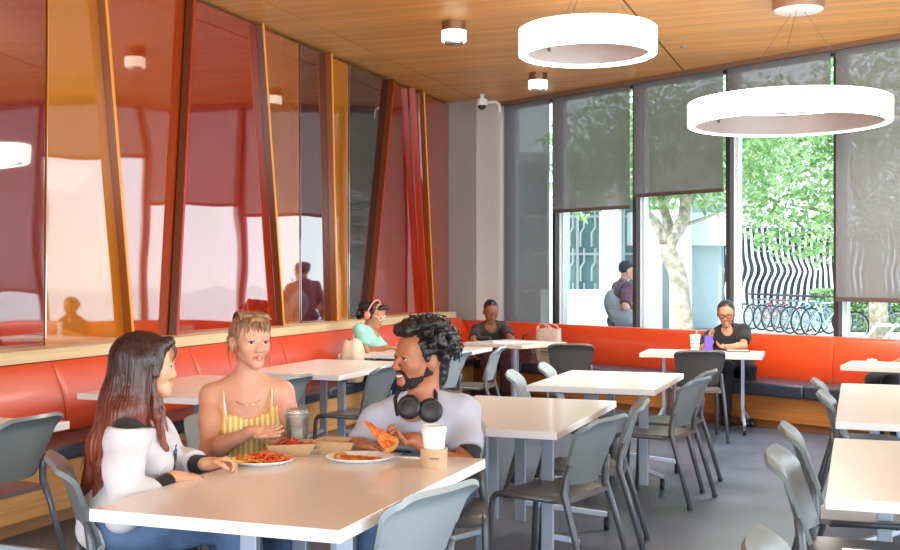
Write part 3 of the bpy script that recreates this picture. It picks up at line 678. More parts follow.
m = MB(); m.lathe([(.054, .138), (.0545, .150), (.049, .153), (.046, .166), (.03, .172), (.012, .173), (.012, .169), (.028, .168)], seg=40); m.build('lid', clear, r, smooth=True, auto=40)
# folded paper with blue print, pen, phone by the man
pp = tpt(402, 455.5); m = MB(); m.box((0, 0, .0015), (.20, .085, .003)); m.box((.045, .01, .0035), (.10, .06, .001), mi=1)
for i in range(5): m.box((.01+.018*i, .0, .0042), (.008, .05, .0006), mi=2)
o = m.build('flyer', [paperw, mat('print_blue', srgb(130, 170, 200), .6), mat('print_dark', srgb(60, 70, 84), .6)], loc=(pp.x, pp.y, TH)); o.rotation_euler = (0, 0, YAW-R(22)); tag(o, 'white flyer with blue print lying beside the paper cup', 'paper')
pp = tpt(396, 453.2); m = MB(); m.tube([(-.07, 0, .010), (.065, 0, .010), (.075, 0, .010)], [.0045, .0045, .001], 8); o = m.build('pen', mat('pen_black', srgb(28, 28, 32), .35), loc=(pp.x, pp.y, TH-.001)); o.rotation_euler = (0, 0, YAW-R(26)); tag(o, 'dark pen lying on the flyer beside the forearm of the man', 'pen')
pp = tpt(366, 450.3); m = MB(); m.box((0, 0, .006), (.20, .09, .010)); o = m.build('napkin_stack', mat('napkin_kraft', srgb(206, 164, 116), .8), bevel=.002, loc=(pp.x, pp.y, TH)); o.rotation_euler = (0, 0, YAW-R(24)); tag(o, 'flat stack of brown napkins at the far edge of the front table', 'napkins')
# ================================================================== PEOPLE: smooth implicit bodies meshed with surface nets
A = np.array
def nv(v): v = A(v, float); return v/np.linalg.norm(v)
class Sdf:
    def __init__(s, lo, hi, h):
        s.h = h; s.lo = A(lo, float); n = np.ceil((A(hi)-s.lo)/h).astype(int)+1; s.n = n; s.F = np.full(n, 1.0, np.float32)
    def win(s, lo, hi):
        a = np.maximum(0, np.floor((lo-s.lo)/s.h).astype(int)); b = np.minimum(s.n, np.ceil((hi-s.lo)/s.h).astype(int)+1)
        if np.any(b <= a): return None
        g = [(s.lo[i]+s.h*np.arange(a[i], b[i])).astype(np.float32) for i in range(3)]
        return tuple(slice(a[i], b[i]) for i in range(3)), g[0][:, None, None], g[1][None, :, None], g[2][None, None, :]
    def prim(s, p, grow=0.0, sub=False):
        k = p[-1]; mg = (k+3*s.h) if not sub else 3*s.h+k
        if p[0] == 'rc':
            _, a, b, ra, rb, k = p; ra += grow; rb += grow
            q = s.win(np.minimum(a-ra, b-rb)-mg, np.maximum(a+ra, b+rb)+mg)
            if q is None: return
            sl, X, Y, Z = q; ba = b-a; l2 = max(1e-9, float(ba@ba))
            px, py, pz = X-a[0], Y-a[1], Z-a[2]
            t = np.clip((px*ba[0]+py*ba[1]+pz*ba[2])/l2, 0, 1)
            d = np.sqrt((px-t*ba[0])**2+(py-t*ba[1])**2+(pz-t*ba[2])**2)-(ra+(rb-ra)*t)
        else:
            _, c, r, Rm, k = p; r = A(r)+grow; m = r.max()
            q = s.win(c-m-mg, c+m+mg)
            if q is None: return
            sl, X, Y, Z = q; px, py, pz = X-c[0], Y-c[1], Z-c[2]
            l = [px*Rm[0, i]+py*Rm[1, i]+pz*Rm[2, i] for i in range(3)]
            k0 = np.sqrt(sum((l[i]/r[i])**2 for i in range(3))); k1 = np.sqrt(sum((l[i]/r[i]**2)**2 for i in range(3)))+1e-9
            d = k0*(k0-1)/k1
        f = s.F[sl]
        if sub:
            e = -d; hh = np.maximum(k-np.abs(f-e), 0)/k; s.F[sl] = np.maximum(f, e)+hh*hh*k*.25
        else:
            hh = np.maximum(k-np.abs(f-d), 0)/k; s.F[sl] = np.minimum(f, d)-hh*hh*k*.25
    def clip(s, fn):
        g = [(s.lo[i]+s.h*np.arange(s.n[i])).astype(np.float32) for i in range(3)]
        s.F = np.maximum(s.F, fn(g[0][:, None, None], g[1][None, :, None], g[2][None, None, :]))
    def bump(s, fn):
        g = [(s.lo[i]+s.h*np.arange(s.n[i])).astype(np.float32) for i in range(3)]
        s.F = s.F+fn(g[0][:, None, None], g[1][None, :, None], g[2][None, None, :]).astype(np.float32)
    def mesh(s):
        F = s.F; F[0] = F[-1] = 1; F[:, 0] = F[:, -1] = 1; F[:, :, 0] = F[:, :, -1] = 1
        S = F < 0; n = s.n
        c = np.zeros(n-1, np.uint8)
        for i in (0, 1):
            for j in (0, 1):
                for k in (0, 1): c += S[i:n[0]-1+i, j:n[1]-1+j, k:n[2]-1+k]
        I, J, K = np.nonzero((c > 0) & (c < 8)); N = len(I)
        idx = np.full(n-1, -1, np.int32); idx[I, J, K] = np.arange(N)
        off = [(i, j, k) for i in (0, 1) for j in (0, 1) for k in (0, 1)]
        V = np.stack([F[I+o[0], J+o[1], K+o[2]] for o in off], 1)
        acc = np.zeros((N, 3)); cnt = np.zeros(N)
        for a in range(8):
            for b in range(a+1, 8):
                oa, ob = A(off[a]), A(off[b])
                if np.abs(oa-ob).sum() != 1: continue
                m = (V[:, a] < 0) != (V[:, b] < 0); t = V[m, a]/(V[m, a]-V[m, b])
                acc[m] += oa+(ob-oa)*t[:, None]; cnt[m] += 1
        P = (np.stack([I, J, K], 1)+acc/cnt[:, None])*s.h+s.lo
        quads = []
        for ax in range(3):
            sl0 = [slice(1, n[i]-1) for i in range(3)]; sl1 = list(sl0); sl0[ax] = slice(0, n[ax]-1); sl1[ax] = slice(1, n[ax])
            a = S[tuple(sl0)]; b = S[tuple(sl1)]
            for flip in (False, True):
                q = np.nonzero((a & ~b) if not flip else (~a & b))
                g = [q[i]+(0 if i == ax else 1) for i in range(3)]
                u, v = (ax+1) % 3, (ax+2) % 3
                def cell(du, dv):
                    h = [x.copy() for x in g]; h[u] -= du; h[v] -= dv; return idx[h[0], h[1], h[2]]
                Q = np.stack([cell(1, 1), cell(0, 1), cell(0, 0), cell(1, 0)], 1)
                quads.append(Q[:, ::-1] if flip else Q)
        return P, np.concatenate(quads)
def np_mesh(name, P, Q, mats, parent=None, matfn=None, relax=1):
    if relax:
        for _ in range(relax):
            acc = np.zeros_like(P); cnt = np.zeros(len(P))
            for a, b in ((0, 1), (1, 2), (2, 3), (3, 0)):
                np.add.at(acc, Q[:, a], P[Q[:, b]]); np.add.at(acc, Q[:, b], P[Q[:, a]])
                np.add.at(cnt, Q[:, a], 1); np.add.at(cnt, Q[:, b], 1)
            P = P*.5+.5*acc/np.maximum(cnt, 1)[:, None]
    me = bpy.data.meshes.new(name); me.vertices.add(len(P)); me.vertices.foreach_set('co', P.astype(np.float32).ravel())
    me.loops.add(Q.size); me.loops.foreach_set('vertex_index', Q.astype(np.int32).ravel())
    me.polygons.add(len(Q)); me.polygons.foreach_set('loop_start', np.arange(0, Q.size, 4, dtype=np.int32))
    for m in (mats if isinstance(mats, (list, tuple)) else [mats]): me.materials.append(m)
    if matfn is not None:
        me.polygons.foreach_set('material_index', matfn(P[Q].mean(1)).astype(np.int32))
    me.polygons.foreach_set('use_smooth', np.ones(len(Q), bool)); me.update(calc_edges=True); me.validate()
    o = bpy.data.objects.new(name, me); COL.objects.link(o)
    if parent: o.parent = parent
    return o
def bounds(prims, grow=0):
    lo = A([9e9]*3); hi = -lo
    for p in prims:
        if p[0] == 'rc':
            lo = np.minimum(lo, np.minimum(p[1]-p[3], p[2]-p[4])); hi = np.maximum(hi, np.maximum(p[1]+p[3], p[2]+p[4]))
        else:
            m = max(p[2]); lo = np.minimum(lo, p[1]-m); hi = np.maximum(hi, p[1]+m)
    return lo-grow-.03, hi+grow+.03
def sdf_obj(name, prims, mats, parent, h, grow=0, subs=(), clips=(), bumps=(), matfn=None, relax=1):
    lo, hi = bounds(prims, grow); s = Sdf(lo, hi, h)
    for p in prims: s.prim(p, grow)
    for p in subs: s.prim(p, 0, True)
    for b in bumps: s.bump(b)
    for c in clips: s.clip(c)
    P, Q = s.mesh(); return np_mesh(name, P, Q, mats, parent, matfn, relax)
def rc(a, b, ra, rb, k=.03): return ('rc', A(a, float), A(b, float), ra, rb, k)
def el(c, r, Rm=None, k=.03): return ('el', A(c, float), tuple(r), np.eye(3) if Rm is None else Rm, k)
def wrinkle(amp, sc=26.0, seed=0.0):
    def f(X, Y, Z):
        return amp*(np.sin(X*sc+seed+2.2*np.sin(Z*sc*.6+seed))*np.sin(Z*sc*.9+1.7*np.sin(Y*sc*.7+seed))+.6*np.sin((Z*1.6+X*.7-Y*.5)*sc+seed*2))
    return f

class Human:
    def __init__(s, label, root, fwd, head, head_dir, hip_z=.56, sc=1.0, fem=True, pitch=0, roll=0, hands={}, knees=None, ankles=None, h=.005,
                 hs=1.0, skin=None, lip=None, chest_lean=.0, elbow_hint={}, shoulder_w=None, group=None, shdrop=0.0, detail=True, nose=1.0, noff=(0, 0, 0), smile=0.0, mopen=0.0):
        s.smile, s.mopen = smile, mopen
        s.h = h; s.fem = fem; s.sc = sc; s.hs = hs
        f2 = nv([fwd[0], fwd[1]]); s.yaw = math.atan2(-f2[0], f2[1])
        s.o = empty('person', (root[0], root[1], 0), s.yaw, label, 'person', group)
        s.cy, s.sy = math.cos(s.yaw), math.sin(s.yaw); s.root = A([root[0], root[1], 0])
        s.H = s.loc(head)
        # head frame
        f = s.dir(head_dir); f = nv([f[0], f[1], 0]); up = A([0, 0, 1.0])
        f = nv(f*math.cos(R(pitch))+up*math.sin(R(pitch))); r = nv(np.cross(f, up)); u = np.cross(r, f)
        r, u = r*math.cos(R(roll))+u*math.sin(R(roll)), u*math.cos(R(roll))-r*math.sin(R(roll))
        s.hr, s.hf, s.hu = r, f, u; s.HM = np.stack([r, f, u], 1)
        P = A([0, 0, hip_z+.03]); N = s.H+(-.035*s.hf*hs)+A([0, 0, -.185*hs]); N[0] = N[0]*.9; N = N+s.dir(noff)
        s.P, s.N = P, N; L = np.linalg.norm(N-P); s.L = L
        tu = nv(N-P); tr = nv(np.cross(A([0, 1.0, 0]), tu)); tf = np.cross(tu, tr); s.tu, s.tr, s.tf = tu, tr, tf; s.TM = np.stack([tr, tf, tu], 1)
        sw = shoulder_w or (.168*sc if fem else .198*sc); g = sc
        pt = lambda x, y, t: P+tu*(t*L)+tr*x+tf*y
        s.pt = pt
        TM = s.TM
        T = [el(pt(0, -.01, .03), (.165*g, .118*g, .125*g) if fem else (.162*g, .12*g, .125*g), TM, .05),
             el(pt(0, .005, .30), (.118*g, .092*g, .17*g) if fem else (.145*g, .108*g, .17*g), TM, .06),
             el(pt(0, 0, .64), (.132*g, .095*g, .19*g) if fem else (.160*g, .112*g, .20*g), TM, .06)]
        shz = .895-shdrop
        s.S = {'R': pt(sw, -.012, shz), 'L': pt(-sw, -.012, shz)}
        for k in 'RL':
            sg = 1 if k == 'R' else -1
            T += [rc(pt(sg*.03, -.02, .86), pt(sg*sw*.86, -.015, shz-.01), .062*g, .05*g, .05), rc(pt(sg*.02, -.022, 1.06), pt(sg*sw*.85, -.015, shz+.015), .036*g, .034*g, .05)]
            if fem: T += [el(pt(sg*.072*g, .085*g, .60), (.058*g, .052*g, .06*g), TM, .04)]
            else: T += [el(pt(sg*.078*g, .075*g, .70), (.08*g, .04*g, .065*g), TM, .05)]
            T += [el(pt(sg*.08, -.08*g, .0), (.085*g, .075*g, .09*g), TM, .05)]
        s.T = T
        nk = .045 if fem else .056
        s.neck = [rc(N-tu*.04-s.hf*.012, s.H+hs*(s.hf*-.018+s.hu*-.06), nk*1.12*hs, nk*hs, .03)]
        # arms
        L1, L2 = (.275*sc, .245*sc) if fem else (.305*sc, .265*sc); s.E = {}; s.Wr = {}; s.arm = {}; s.handp = {}
        for k in 'RL':
            sg = 1 if k == 'R' else -1; hd = hands.get(k)
            if hd is None: wr = s.P+A([sg*.16, .28, .10]); d = nv([-.3*sg, 1, -.1]); n = A([0, 0, -1.0]); curl = (.35,)*4
            else: wr = s.loc(hd[0]); d = nv(s.dir(hd[1])); n = nv(s.dir(hd[2])); curl = hd[3]
            n = nv(n-d*(n@d)); S = s.S[k]; v = wr-S; D = np.linalg.norm(v)
            l1, l2 = L1, L2
            if D > (L1+L2)*.985: q = D/(L1+L2)/.985; l1, l2 = L1*q, L2*q
            a = (l1*l1-l2*l2+D*D)/(2*D); hh = math.sqrt(max(0, l1*l1-a*a)); hint = s.dir(elbow_hint[k]) if k in elbow_hint else A([sg*.5, -.35, -1.0])
            hint = nv(hint-v/D*(hint@(v/D))); E = S+v/D*a+hint*hh; s.E[k], s.Wr[k] = E, wr
            ra = (.043, .036, .041, .034, .0235) if fem else (.053, .043, .050, .041, .0285)
            ra = [x*sc for x in ra]
            M_ = E+(wr-E)*.28
            s.arm[k] = [rc(S, S+(E-S)*.45, ra[0]*1.08, ra[0]*.98, .035), rc(S+(E-S)*.4, E, ra[0]*.98, ra[1], .03), rc(E, M_, ra[1], ra[2]*.95, .03), rc(M_, wr, ra[2]*.95, ra[4], .03)]
            s.handp[k] = s.hand(wr, d, n, k, curl, (.92 if fem else 1.04)*sc)
        # legs
        s.leg = []; s.foot = {}
        kn = knees or {'R': (.11, .43, hip_z+.0), 'L': (-.11, .43, hip_z+.0)}; kn = {k: (s.loc(v) if isinstance(v, Vector) else v) for k, v in kn.items()}; an = ankles or {'R': (.11, .40, .085), 'L': (-.11, .40, .085)}
        for k in 'RL':
            sg = 1 if k == 'R' else -1; hp_ = A([sg*.088*sc, .0, hip_z]); K = A(kn[k], float); An = A(an[k], float)
            w_ = 1.0 if fem else 1.06
            s.leg += [rc(hp_, hp_+(K-hp_)*.5, .088*w_*sc, .075*w_*sc, .04), rc(hp_+(K-hp_)*.5, K, .075*w_*sc, .055*w_*sc, .03), rc(K, K+(An-K)*.3, .054*w_*sc, .055*w_*sc, .03), rc(K+(An-K)*.3, An, .055*w_*sc, .036*sc, .03)]
            s.foot[k] = [rc(An+A([0, -.03, -.045]), An+A([0, .10, -.052]), .036, .030, .02), rc(An+A([0, .08, -.053]), An+A([sg*.01, .165, -.058]), .034, .026, .02), rc(An, An+A([0, -.0, -.04]), .036, .036, .02)]
        # head
        q = hs; hp = s.hp; HM = s.HM
        e2 = lambda c, r, k=.02: el(hp(*c), tuple(x*q for x in r), HM, k*q)
        r2 = lambda a, b, ra, rb, k=.02: rc(hp(*a), hp(*b), ra*q, rb*q, k*q)
        jw = .040 if fem else .052
        Hd = [e2((0, -.012, .03), (.075, .095, .086), .03), r2((0, .03, -.005), (0, .055, -.075), .055 if fem else .058, .026 if fem else .030, .03), e2((0, .04, .04), (.060, .05, .048), .03)]
        for sg in (-1, 1):
            Hd += [r2((sg*jw, .005, -.05), (sg*.012, .066, -.094), .018, .016, .03), e2((sg*.036, .058, -.026), (.026, .024, .026), .03), r2((sg*.016, .084, .022), (sg*.044, .074, .020), .010, .009, .015)]
        Hd += [r2((0, .072, -.092), (0, .076, -.098), .019 if not fem else .016, .014, .02)]
        s.headsub = [r2((sg*.031, .104, .000), (sg*.034, .104, .0), .0155, .0155, .010) for sg in (-1, 1)] if detail else []
        Nn = [r2((0, .086, .012), (0, .104*nose, -.030), .0085, .0105*nose, .012), e2((0, .101*nose, -.036), (.011, .010, .009), .010)]
        for sg in (-1, 1):
            Nn += [e2((sg*.012*nose, .094*nose, -.038), (.0075, .009, .0075), .008)]
            if detail:
                Nn += [r2((sg*.020, .0875, .0068), (sg*.033, .0915, .0090), .0046, .0052, .005), r2((sg*.033, .0915, .0090), (sg*.046, .0810, .0035), .0052, .0042, .005), r2((sg*.021, .0855, -.009), (sg*.044, .081, -.0085), .0045, .0045, .006)]
            Nn += [e2((sg*.076, -.008, -.012), (.010, .019, .032), .012), r2((sg*.081, -.018, .010), (sg*.080, -.016, -.030), .0055, .005, .006)]
        lp = [r2((-.020, .083, -.063), (0, .0925, -.0605), .0045, .0065, .005), r2((.020, .083, -.063), (0, .0925, -.0605), .0045, .0065, .005), r2((-.016, .083, -.0715), (0, .0905, -.0735), .005, .0075, .006), r2((.016, .083, -.0715), (0, .0905, -.0735), .005, .0075, .006)]
        s.head1, s.head2 = Hd, Nn+lp
        s.skin = skin; s.lip = lip or skin
    def loc(s, w_):
        v = A(w_, float)-s.root; return A([v[0]*s.cy+v[1]*s.sy, -v[0]*s.sy+v[1]*s.cy, v[2]])
    def dir(s, w_):
        v = A(w_, float); return A([v[0]*s.cy+v[1]*s.sy, -v[0]*s.sy+v[1]*s.cy, v[2]])
    def hp(s, x, y, z): return s.H+s.hs*(s.hr*x+s.hf*y+s.hu*z)
    def hl(s, X, Y, Z):
        a, b, c = X-s.H[0], Y-s.H[1], Z-s.H[2]
        return tuple((a*v[0]+b*v[1]+c*v[2])/s.hs for v in (s.hr, s.hf, s.hu))
    def tl(s, X, Y, Z):
        a, b, c = X-s.P[0], Y-s.P[1], Z-s.P[2]
        return tuple(a*v[0]+b*v[1]+c*v[2] for v in (s.tr, s.tf, s.tu))
    def hand(s, wr, d, n, side, curl, g):
        t = np.cross(d, n)*(1 if side == 'R' else -1); p = []
        base = wr+d*.012
        K = [wr+d*(.086*g)+t*(.029*g), wr+d*(.090*g)+t*(.0095*g), wr+d*(.086*g)-t*(.0105*g), wr+d*(.078*g)-t*(.029*g)]
        for i, k_ in enumerate(K): p.append(rc(base+t*(.014-.009*i)*g, k_, .0145*g, .0115*g, .012))
        p.append(rc(wr-d*.01, wr+d*.03, .022*g, .020*g, .02))
        ln = [.070, .078, .072, .056]; rd = [.0088, .0088, .0083, .0074]; s_tip = []
        for i, k_ in enumerate(K):
            ang = 0; q = k_; c = curl[i] if i < len(curl) else curl[-1]; sp = (1.5-i)*.045
            d0 = nv(d+t*sp)
            for j, (fr_, ca) in enumerate(((.44, .8), (.31, 1.15), (.25, .7))):
                ang += c*ca; dd = d0*math.cos(ang)+n*math.sin(ang); e = q+dd*ln[i]*g*fr_
                p.append(rc(q, e, rd[i]*g*(1-.07*j), rd[i]*g*(1-.07*(j+1)), .004)); q = e
            s_tip.append(q)
        th = curl[4] if len(curl) > 4 else .3
        q = wr+d*.022*g+t*.020*g+n*.004; dd = nv(t*.75+d*.65+n*.25)
        for j, (l, r_) in enumerate(((.040, .0125), (.034, .0105), (.026, .0092))):
            e = q+dd*l*g; p.append(rc(q, e, r_*g, r_*g*.9, .007 if j else .012)); q = e; dd = nv(dd+d*.35+n*th*.9-t*.30*(1+th))
        s.tips = s_tip
        return p
    def build(s, extra_regions=(), body_mats=None):
        prims = s.T+s.neck+s.arm['R']+s.arm['L']+s.leg+s.foot['R']+s.foot['L']+s.head1+s.head2+s.handp['R']+s.handp['L']
        lo, hi = bounds(prims); F = Sdf(lo, hi, s.h)
        for p in s.T+s.neck+s.arm['R']+s.arm['L']+s.leg+s.foot['R']+s.foot['L']+s.head1: F.prim(p)
        for p in s.headsub: F.prim(p, 0, True)
        for p in s.head2+s.handp['R']+s.handp['L']: F.prim(p)
        P, Q = F.mesh()
        mf = None
        b = np_mesh('body', P, Q, [s.skin], s.o, mf, 1); s.body = b
        if s.lip is not s.skin:
            g = s.hs; m = MB(); m.tube([s.hp(-.0205-s.smile, .0845, -.0668+s.smile), s.hp(-.012, .0925, -.0625), s.hp(-.004, .0965, -.0605), s.hp(0, .0965, -.0615), s.hp(.004, .0965, -.0605), s.hp(.012, .0925, -.0625), s.hp(.0205+s.smile, .0845, -.0668+s.smile)], [.0010*g, .0028*g, .0034*g, .0032*g, .0034*g, .0028*g, .0010*g], 8)
            m.tube([s.hp(-.019-s.smile, .0845, -.0685+s.smile), s.hp(-.010, .0925, -.0725-s.mopen), s.hp(0, .0955, -.0738-s.mopen), s.hp(.010, .0925, -.0725-s.mopen), s.hp(.019+s.smile, .0845, -.0685+s.smile)], [.0010*g, .0034*g, .0043*g, .0034*g, .0010*g], 8)
            m.build('lips', s.lip, s.o, smooth=True)
            if s.mopen:
                m = MB(); m.tube([s.hp(-.018, .0865, -.0670+s.smile*.7), s.hp(-.008, .0935, -.0675), s.hp(.008, .0935, -.0675), s.hp(.018, .0865, -.0670+s.smile*.7)], [.001*g, (.0020+s.mopen*.5)*g, (.0020+s.mopen*.5)*g, .001*g], 8); m.build('mouth', mat('mouth_dark', srgb(96, 40, 38), .5), s.o, smooth=True)
        return b
    def eyes(s, iris=(.05, .025, .012), gaze=(0, 0), brow=None, lash=True):
        gz = nv(s.hf+s.hr*gaze[0]+s.hu*gaze[1]); q = s.hs
        Mz = Matrix([list(x) for x in zip(*[nv(np.cross(gz, s.hu)), nv(np.cross(np.cross(gz, s.hu), gz)) , gz])])
        wm = mat('eye_white', srgb(222, 214, 208), .2); im = mat('iris_%.3f' % iris[0], iris, .15); bm = mat('pupil', (.005, .005, .005), .1)
        for sg in (-1, 1):
            c = s.hp(sg*.0325, .0785, -.0005); m = MB(); rr = .0129*q
            an = [0, 15, 35, 48, 65, 90, 130, 180]
            for a, b_, mi in zip(an[:-1], an[1:], (2, 1, 0, 0, 0, 0, 0)):
                m.lathe([(rr*math.sin(R(a)), rr*math.cos(R(a))), (rr*math.sin(R(b_)), rr*math.cos(R(b_)))], c=c, seg=20, mi=mi, M=Mz, caps=False)
            m.build('eye', [wm, im, bm], s.o, smooth=True)
            if brow:
                m = MB(); pts = [s.hp(sg*x, y, z) for x, y, z in ((.013, .0925, .0225), (.024, .0915, .0265), (.036, .0855, .0275), (.048, .0745, .0225))]
                m.tube(pts, [.0035*q, .0048*q, .0042*q, .0015*q], 6, flat=.6); m.build('eyebrow', brow, s.o, smooth=True)
            if lash:
                m = MB(); pts = [s.hp(sg*x, y, z) for x, y, z in ((.020, .0905, .0030), (.027, .0945, .0048), (.034, .0955, .0052), (.041, .0915, .0036), (.048, .0835, .000))]
                m.tube(pts, .0016*q, 5); m.build('eyelash', mat('lash', (.02, .012, .01), .6), s.o)
    def shirt(s, name, m, grow=.012, sleeve=.6, neck=.078, hem=.0, h=None, wr=.0025, bump_sc=24, clips=(), subs=(), arms='RL', neckdrop=0, sgrow=None, matfn=None, mats=None, torso=True, lim=.056, butt=False):
        pr = [p for i, p in enumerate(s.T) if not (p[0] == 'el' and (p[1]-s.P)@s.tf < -.05 and not butt) and torso]
        pr = [(p[0], p[1], tuple(x+grow for x in p[2]), p[3], p[4]) if p[0] == 'el' else (p[0], p[1], p[2], p[3]+grow, p[4]+grow, p[5]) for p in pr]
        sg_ = (sgrow if sgrow is not None else grow+.006)
        for k in arms:
            src = s.arm[k][:2] if sleeve <= 1 else s.arm[k]
            if not torso: q0 = src[0]; src = [rc(s.S[k]+(s.E[k]-s.S[k])*.44, s.S[k]+(s.E[k]-s.S[k])*.5, q0[4]*.97, q0[4]*.97, .03)]+[rc(s.S[k]+(s.E[k]-s.S[k])*.5, s.E[k], src[1][3]+sg_-sg_, src[1][4], .03)]+list(src[2:])
            if sleeve > 0: pr += [(p[0], p[1], p[2], p[3]+sg_, p[4]+sg_, p[5]) for p in src]
        sb = list(subs)
        if neck: sb.append(rc(s.N-s.tu*(.03+neckdrop)+s.tf*(.02+neckdrop*.35), s.N+s.tu*.2+s.tf*.05, neck*.92, neck*1.1, .012))
        cl = list(clips)
        if sleeve:
            for k in arms:
                p0, p1, fr_ = (s.S[k], s.E[k], sleeve) if sleeve <= 1 else (s.E[k], s.Wr[k], sleeve-1)
                d = nv(p1-p0); c = p0+(p1-p0)*fr_; ln_ = float(np.linalg.norm(p1-p0))+.06
                def f(X, Y, Z, d=d, c=c, S_=p0, ln_=ln_, lim=.085 if sleeve <= 1 else lim):
                    ax = (X-c[0])*d[0]+(Y-c[1])*d[1]+(Z-c[2])*d[2]
                    px, py, pz = X-S_[0], Y-S_[1], Z-S_[2]; t = np.clip(px*d[0]+py*d[1]+pz*d[2], 0, ln_)
                    dist = np.sqrt((px-t*d[0])**2+(py-t*d[1])**2+(pz-t*d[2])**2)
                    return np.where(dist < lim, ax, -1).astype(np.float32)
                cl.append(f)
        cl.append(lambda X, Y, Z: (s.P[2]+hem-.06-Z)+0*X+0*Y)
        bu = [wrinkle(wr, bump_sc, 1.3)] if wr else []
        return sdf_obj(name, pr, mats or m, s.o, h or s.h, 0, sb, cl, bu, matfn)
    def pants(s, m, grow=.013, name='trousers', wr=.003, top=.10, ank=.0):
        pr = [p if p[0] == 'rc' else p for p in [s.T[0]]+[t for t in s.T if t[0] == 'el' and abs((t[1]-s.P)@s.tu) < .03]+s.leg]
        return sdf_obj(name, pr, m, s.o, max(s.h, .006), grow, (), [lambda X, Y, Z: (Z-(s.P[2]+top))+0*X+0*Y], [wrinkle(wr, 30, .4)])
    def shoes(s, m, sole=None):
        for k in 'RL':
            f = sdf_obj('shoe', s.foot[k], m, s.o, .006, .010, (), [lambda X, Y, Z: (.004-Z)+0*X+0*Y], ())
# ================================================================== THE PEOPLE
def skin_mat(name, c, c2): return mat(name, c, .42, col2=c2, vscale=7, sss=.12, spec=.45)
sk_fair = skin_mat('skin_fair', srgb(224, 170, 142), srgb(214, 154, 128)); sk_light = skin_mat('skin_light', srgb(218, 168, 136), srgb(208, 152, 120))
sk_brown = skin_mat('skin_brown', srgb(178, 114, 80), srgb(160, 98, 68)); sk_tan = skin_mat('skin_tan', srgb(196, 140, 108), srgb(180, 122, 92)); sk_deep = skin_mat('skin_deep', srgb(152, 104, 80), srgb(136, 90, 68))
lip_p = mat('lips_pink', srgb(208, 132, 120), .35); lip_r = mat('lips_rose', srgb(206, 134, 116), .35); lip_b = mat('lips_brown', srgb(140, 76, 64), .4)
def hair_mat(name, c, c2, zgrad=None, rough=.38):
    m = mat(name, c, rough, spec=.5); N, L, b = nodes(m); tc = N.new('ShaderNodeTexCoord'); mp = N.new('ShaderNodeMapping'); mp.inputs['Scale'].default_value = (90, 90, 7)
    L.new(tc.outputs['Object'], mp.inputs[0]); n = N.new('ShaderNodeTexNoise'); n.inputs['Scale'].default_value = 1; n.inputs['Detail'].default_value = 4; L.new(mp.outputs[0], n.inputs['Vector'])
    r = N.new('ShaderNodeValToRGB'); r.color_ramp.elements[0].position = .35; r.color_ramp.elements[1].position = .68; r.color_ramp.elements[0].color = (*c2, 1); r.color_ramp.elements[1].color = (*c, 1); L.new(n.outputs[0], r.inputs[0])
    outc = r.outputs[0]
    if zgrad:
        z0, z1, ca, cb = zgrad; sp = N.new('ShaderNodeSeparateXYZ'); L.new(tc.outputs['Object'], sp.inputs[0]); mr = N.new('ShaderNodeMapRange'); mr.inputs['From Min'].default_value = z0; mr.inputs['From Max'].default_value = z1; L.new(sp.outputs['Z'], mr.inputs['Value'])
        ad = N.new('ShaderNodeMath'); ad.operation = 'MULTIPLY_ADD'; ad.inputs[1].default_value = .5; ad.inputs[2].default_value = -.25; L.new(n.outputs[0], ad.inputs[0]); a2 = N.new('ShaderNodeMath'); a2.operation = 'ADD'; a2.use_clamp = True; L.new(ad.outputs[0], a2.inputs[0]); L.new(mr.outputs[0], a2.inputs[1])
        r2 = N.new('ShaderNodeValToRGB'); r2.color_ramp.elements[0].color = (*ca, 1); r2.color_ramp.elements[1].color = (1, 1, 1, 1); L.new(a2.outputs[0], r2.inputs[0])
        rA = N.new('ShaderNodeValToRGB'); rA.color_ramp.elements[0].color = (*cb, 1); rA.color_ramp.elements[0].position = .3; rA.color_ramp.elements[1].color = (*ca, 1); rA.color_ramp.elements[1].position = .7; L.new(n.outputs[0], rA.inputs[0])
        mx = N.new('ShaderNodeMix'); mx.data_type = 'RGBA'; L.new(a2.outputs[0], mx.inputs[0]); L.new(rA.outputs[0], mx.inputs[6]); L.new(r.outputs[0], mx.inputs[7]); outc = mx.outputs[2]
    L.new(outc, b.inputs['Base Color'])
    bp = N.new('ShaderNodeBump'); bp.inputs['Strength'].default_value = .5; bp.inputs['Distance'].default_value = .006; L.new(n.outputs[0], bp.inputs['Height']); L.new(bp.outputs[0], b.inputs['Normal'])
    return m
blackhair = hair_mat('hair_black', srgb(40, 34, 34), srgb(14, 12, 12)); dkbrown = hair_mat('hair_dark_brown', srgb(52, 38, 34), srgb(20, 14, 13))
denim = mat('denim_blue', srgb(92, 116, 150), .85, col2=srgb(60, 80, 112), vscale=5, bump=.25, bscale=300); denim_dk = mat('denim_dark', srgb(52, 62, 92), .85, col2=srgb(34, 42, 68), vscale=6, bump=.2, bscale=300)
blackcloth = mat('black_cloth', srgb(30, 30, 33), .85, var=.2, vscale=20, sheen=.1); whitecloth = mat('white_cloth', srgb(208, 208, 214), .85, var=.03, vscale=12, sheen=.1)
shoe_w = mat('shoe_white', srgb(220, 218, 214), .6); shoe_k = mat('shoe_black', srgb(34, 32, 32), .5)

def strand(m, pts, r0, r1, seg=5, mi=0):
    n = len(pts); m.tube(pts, [r0+(r1-r0)*(i/(n-1))**1.5 for i in range(n)], seg, mi)

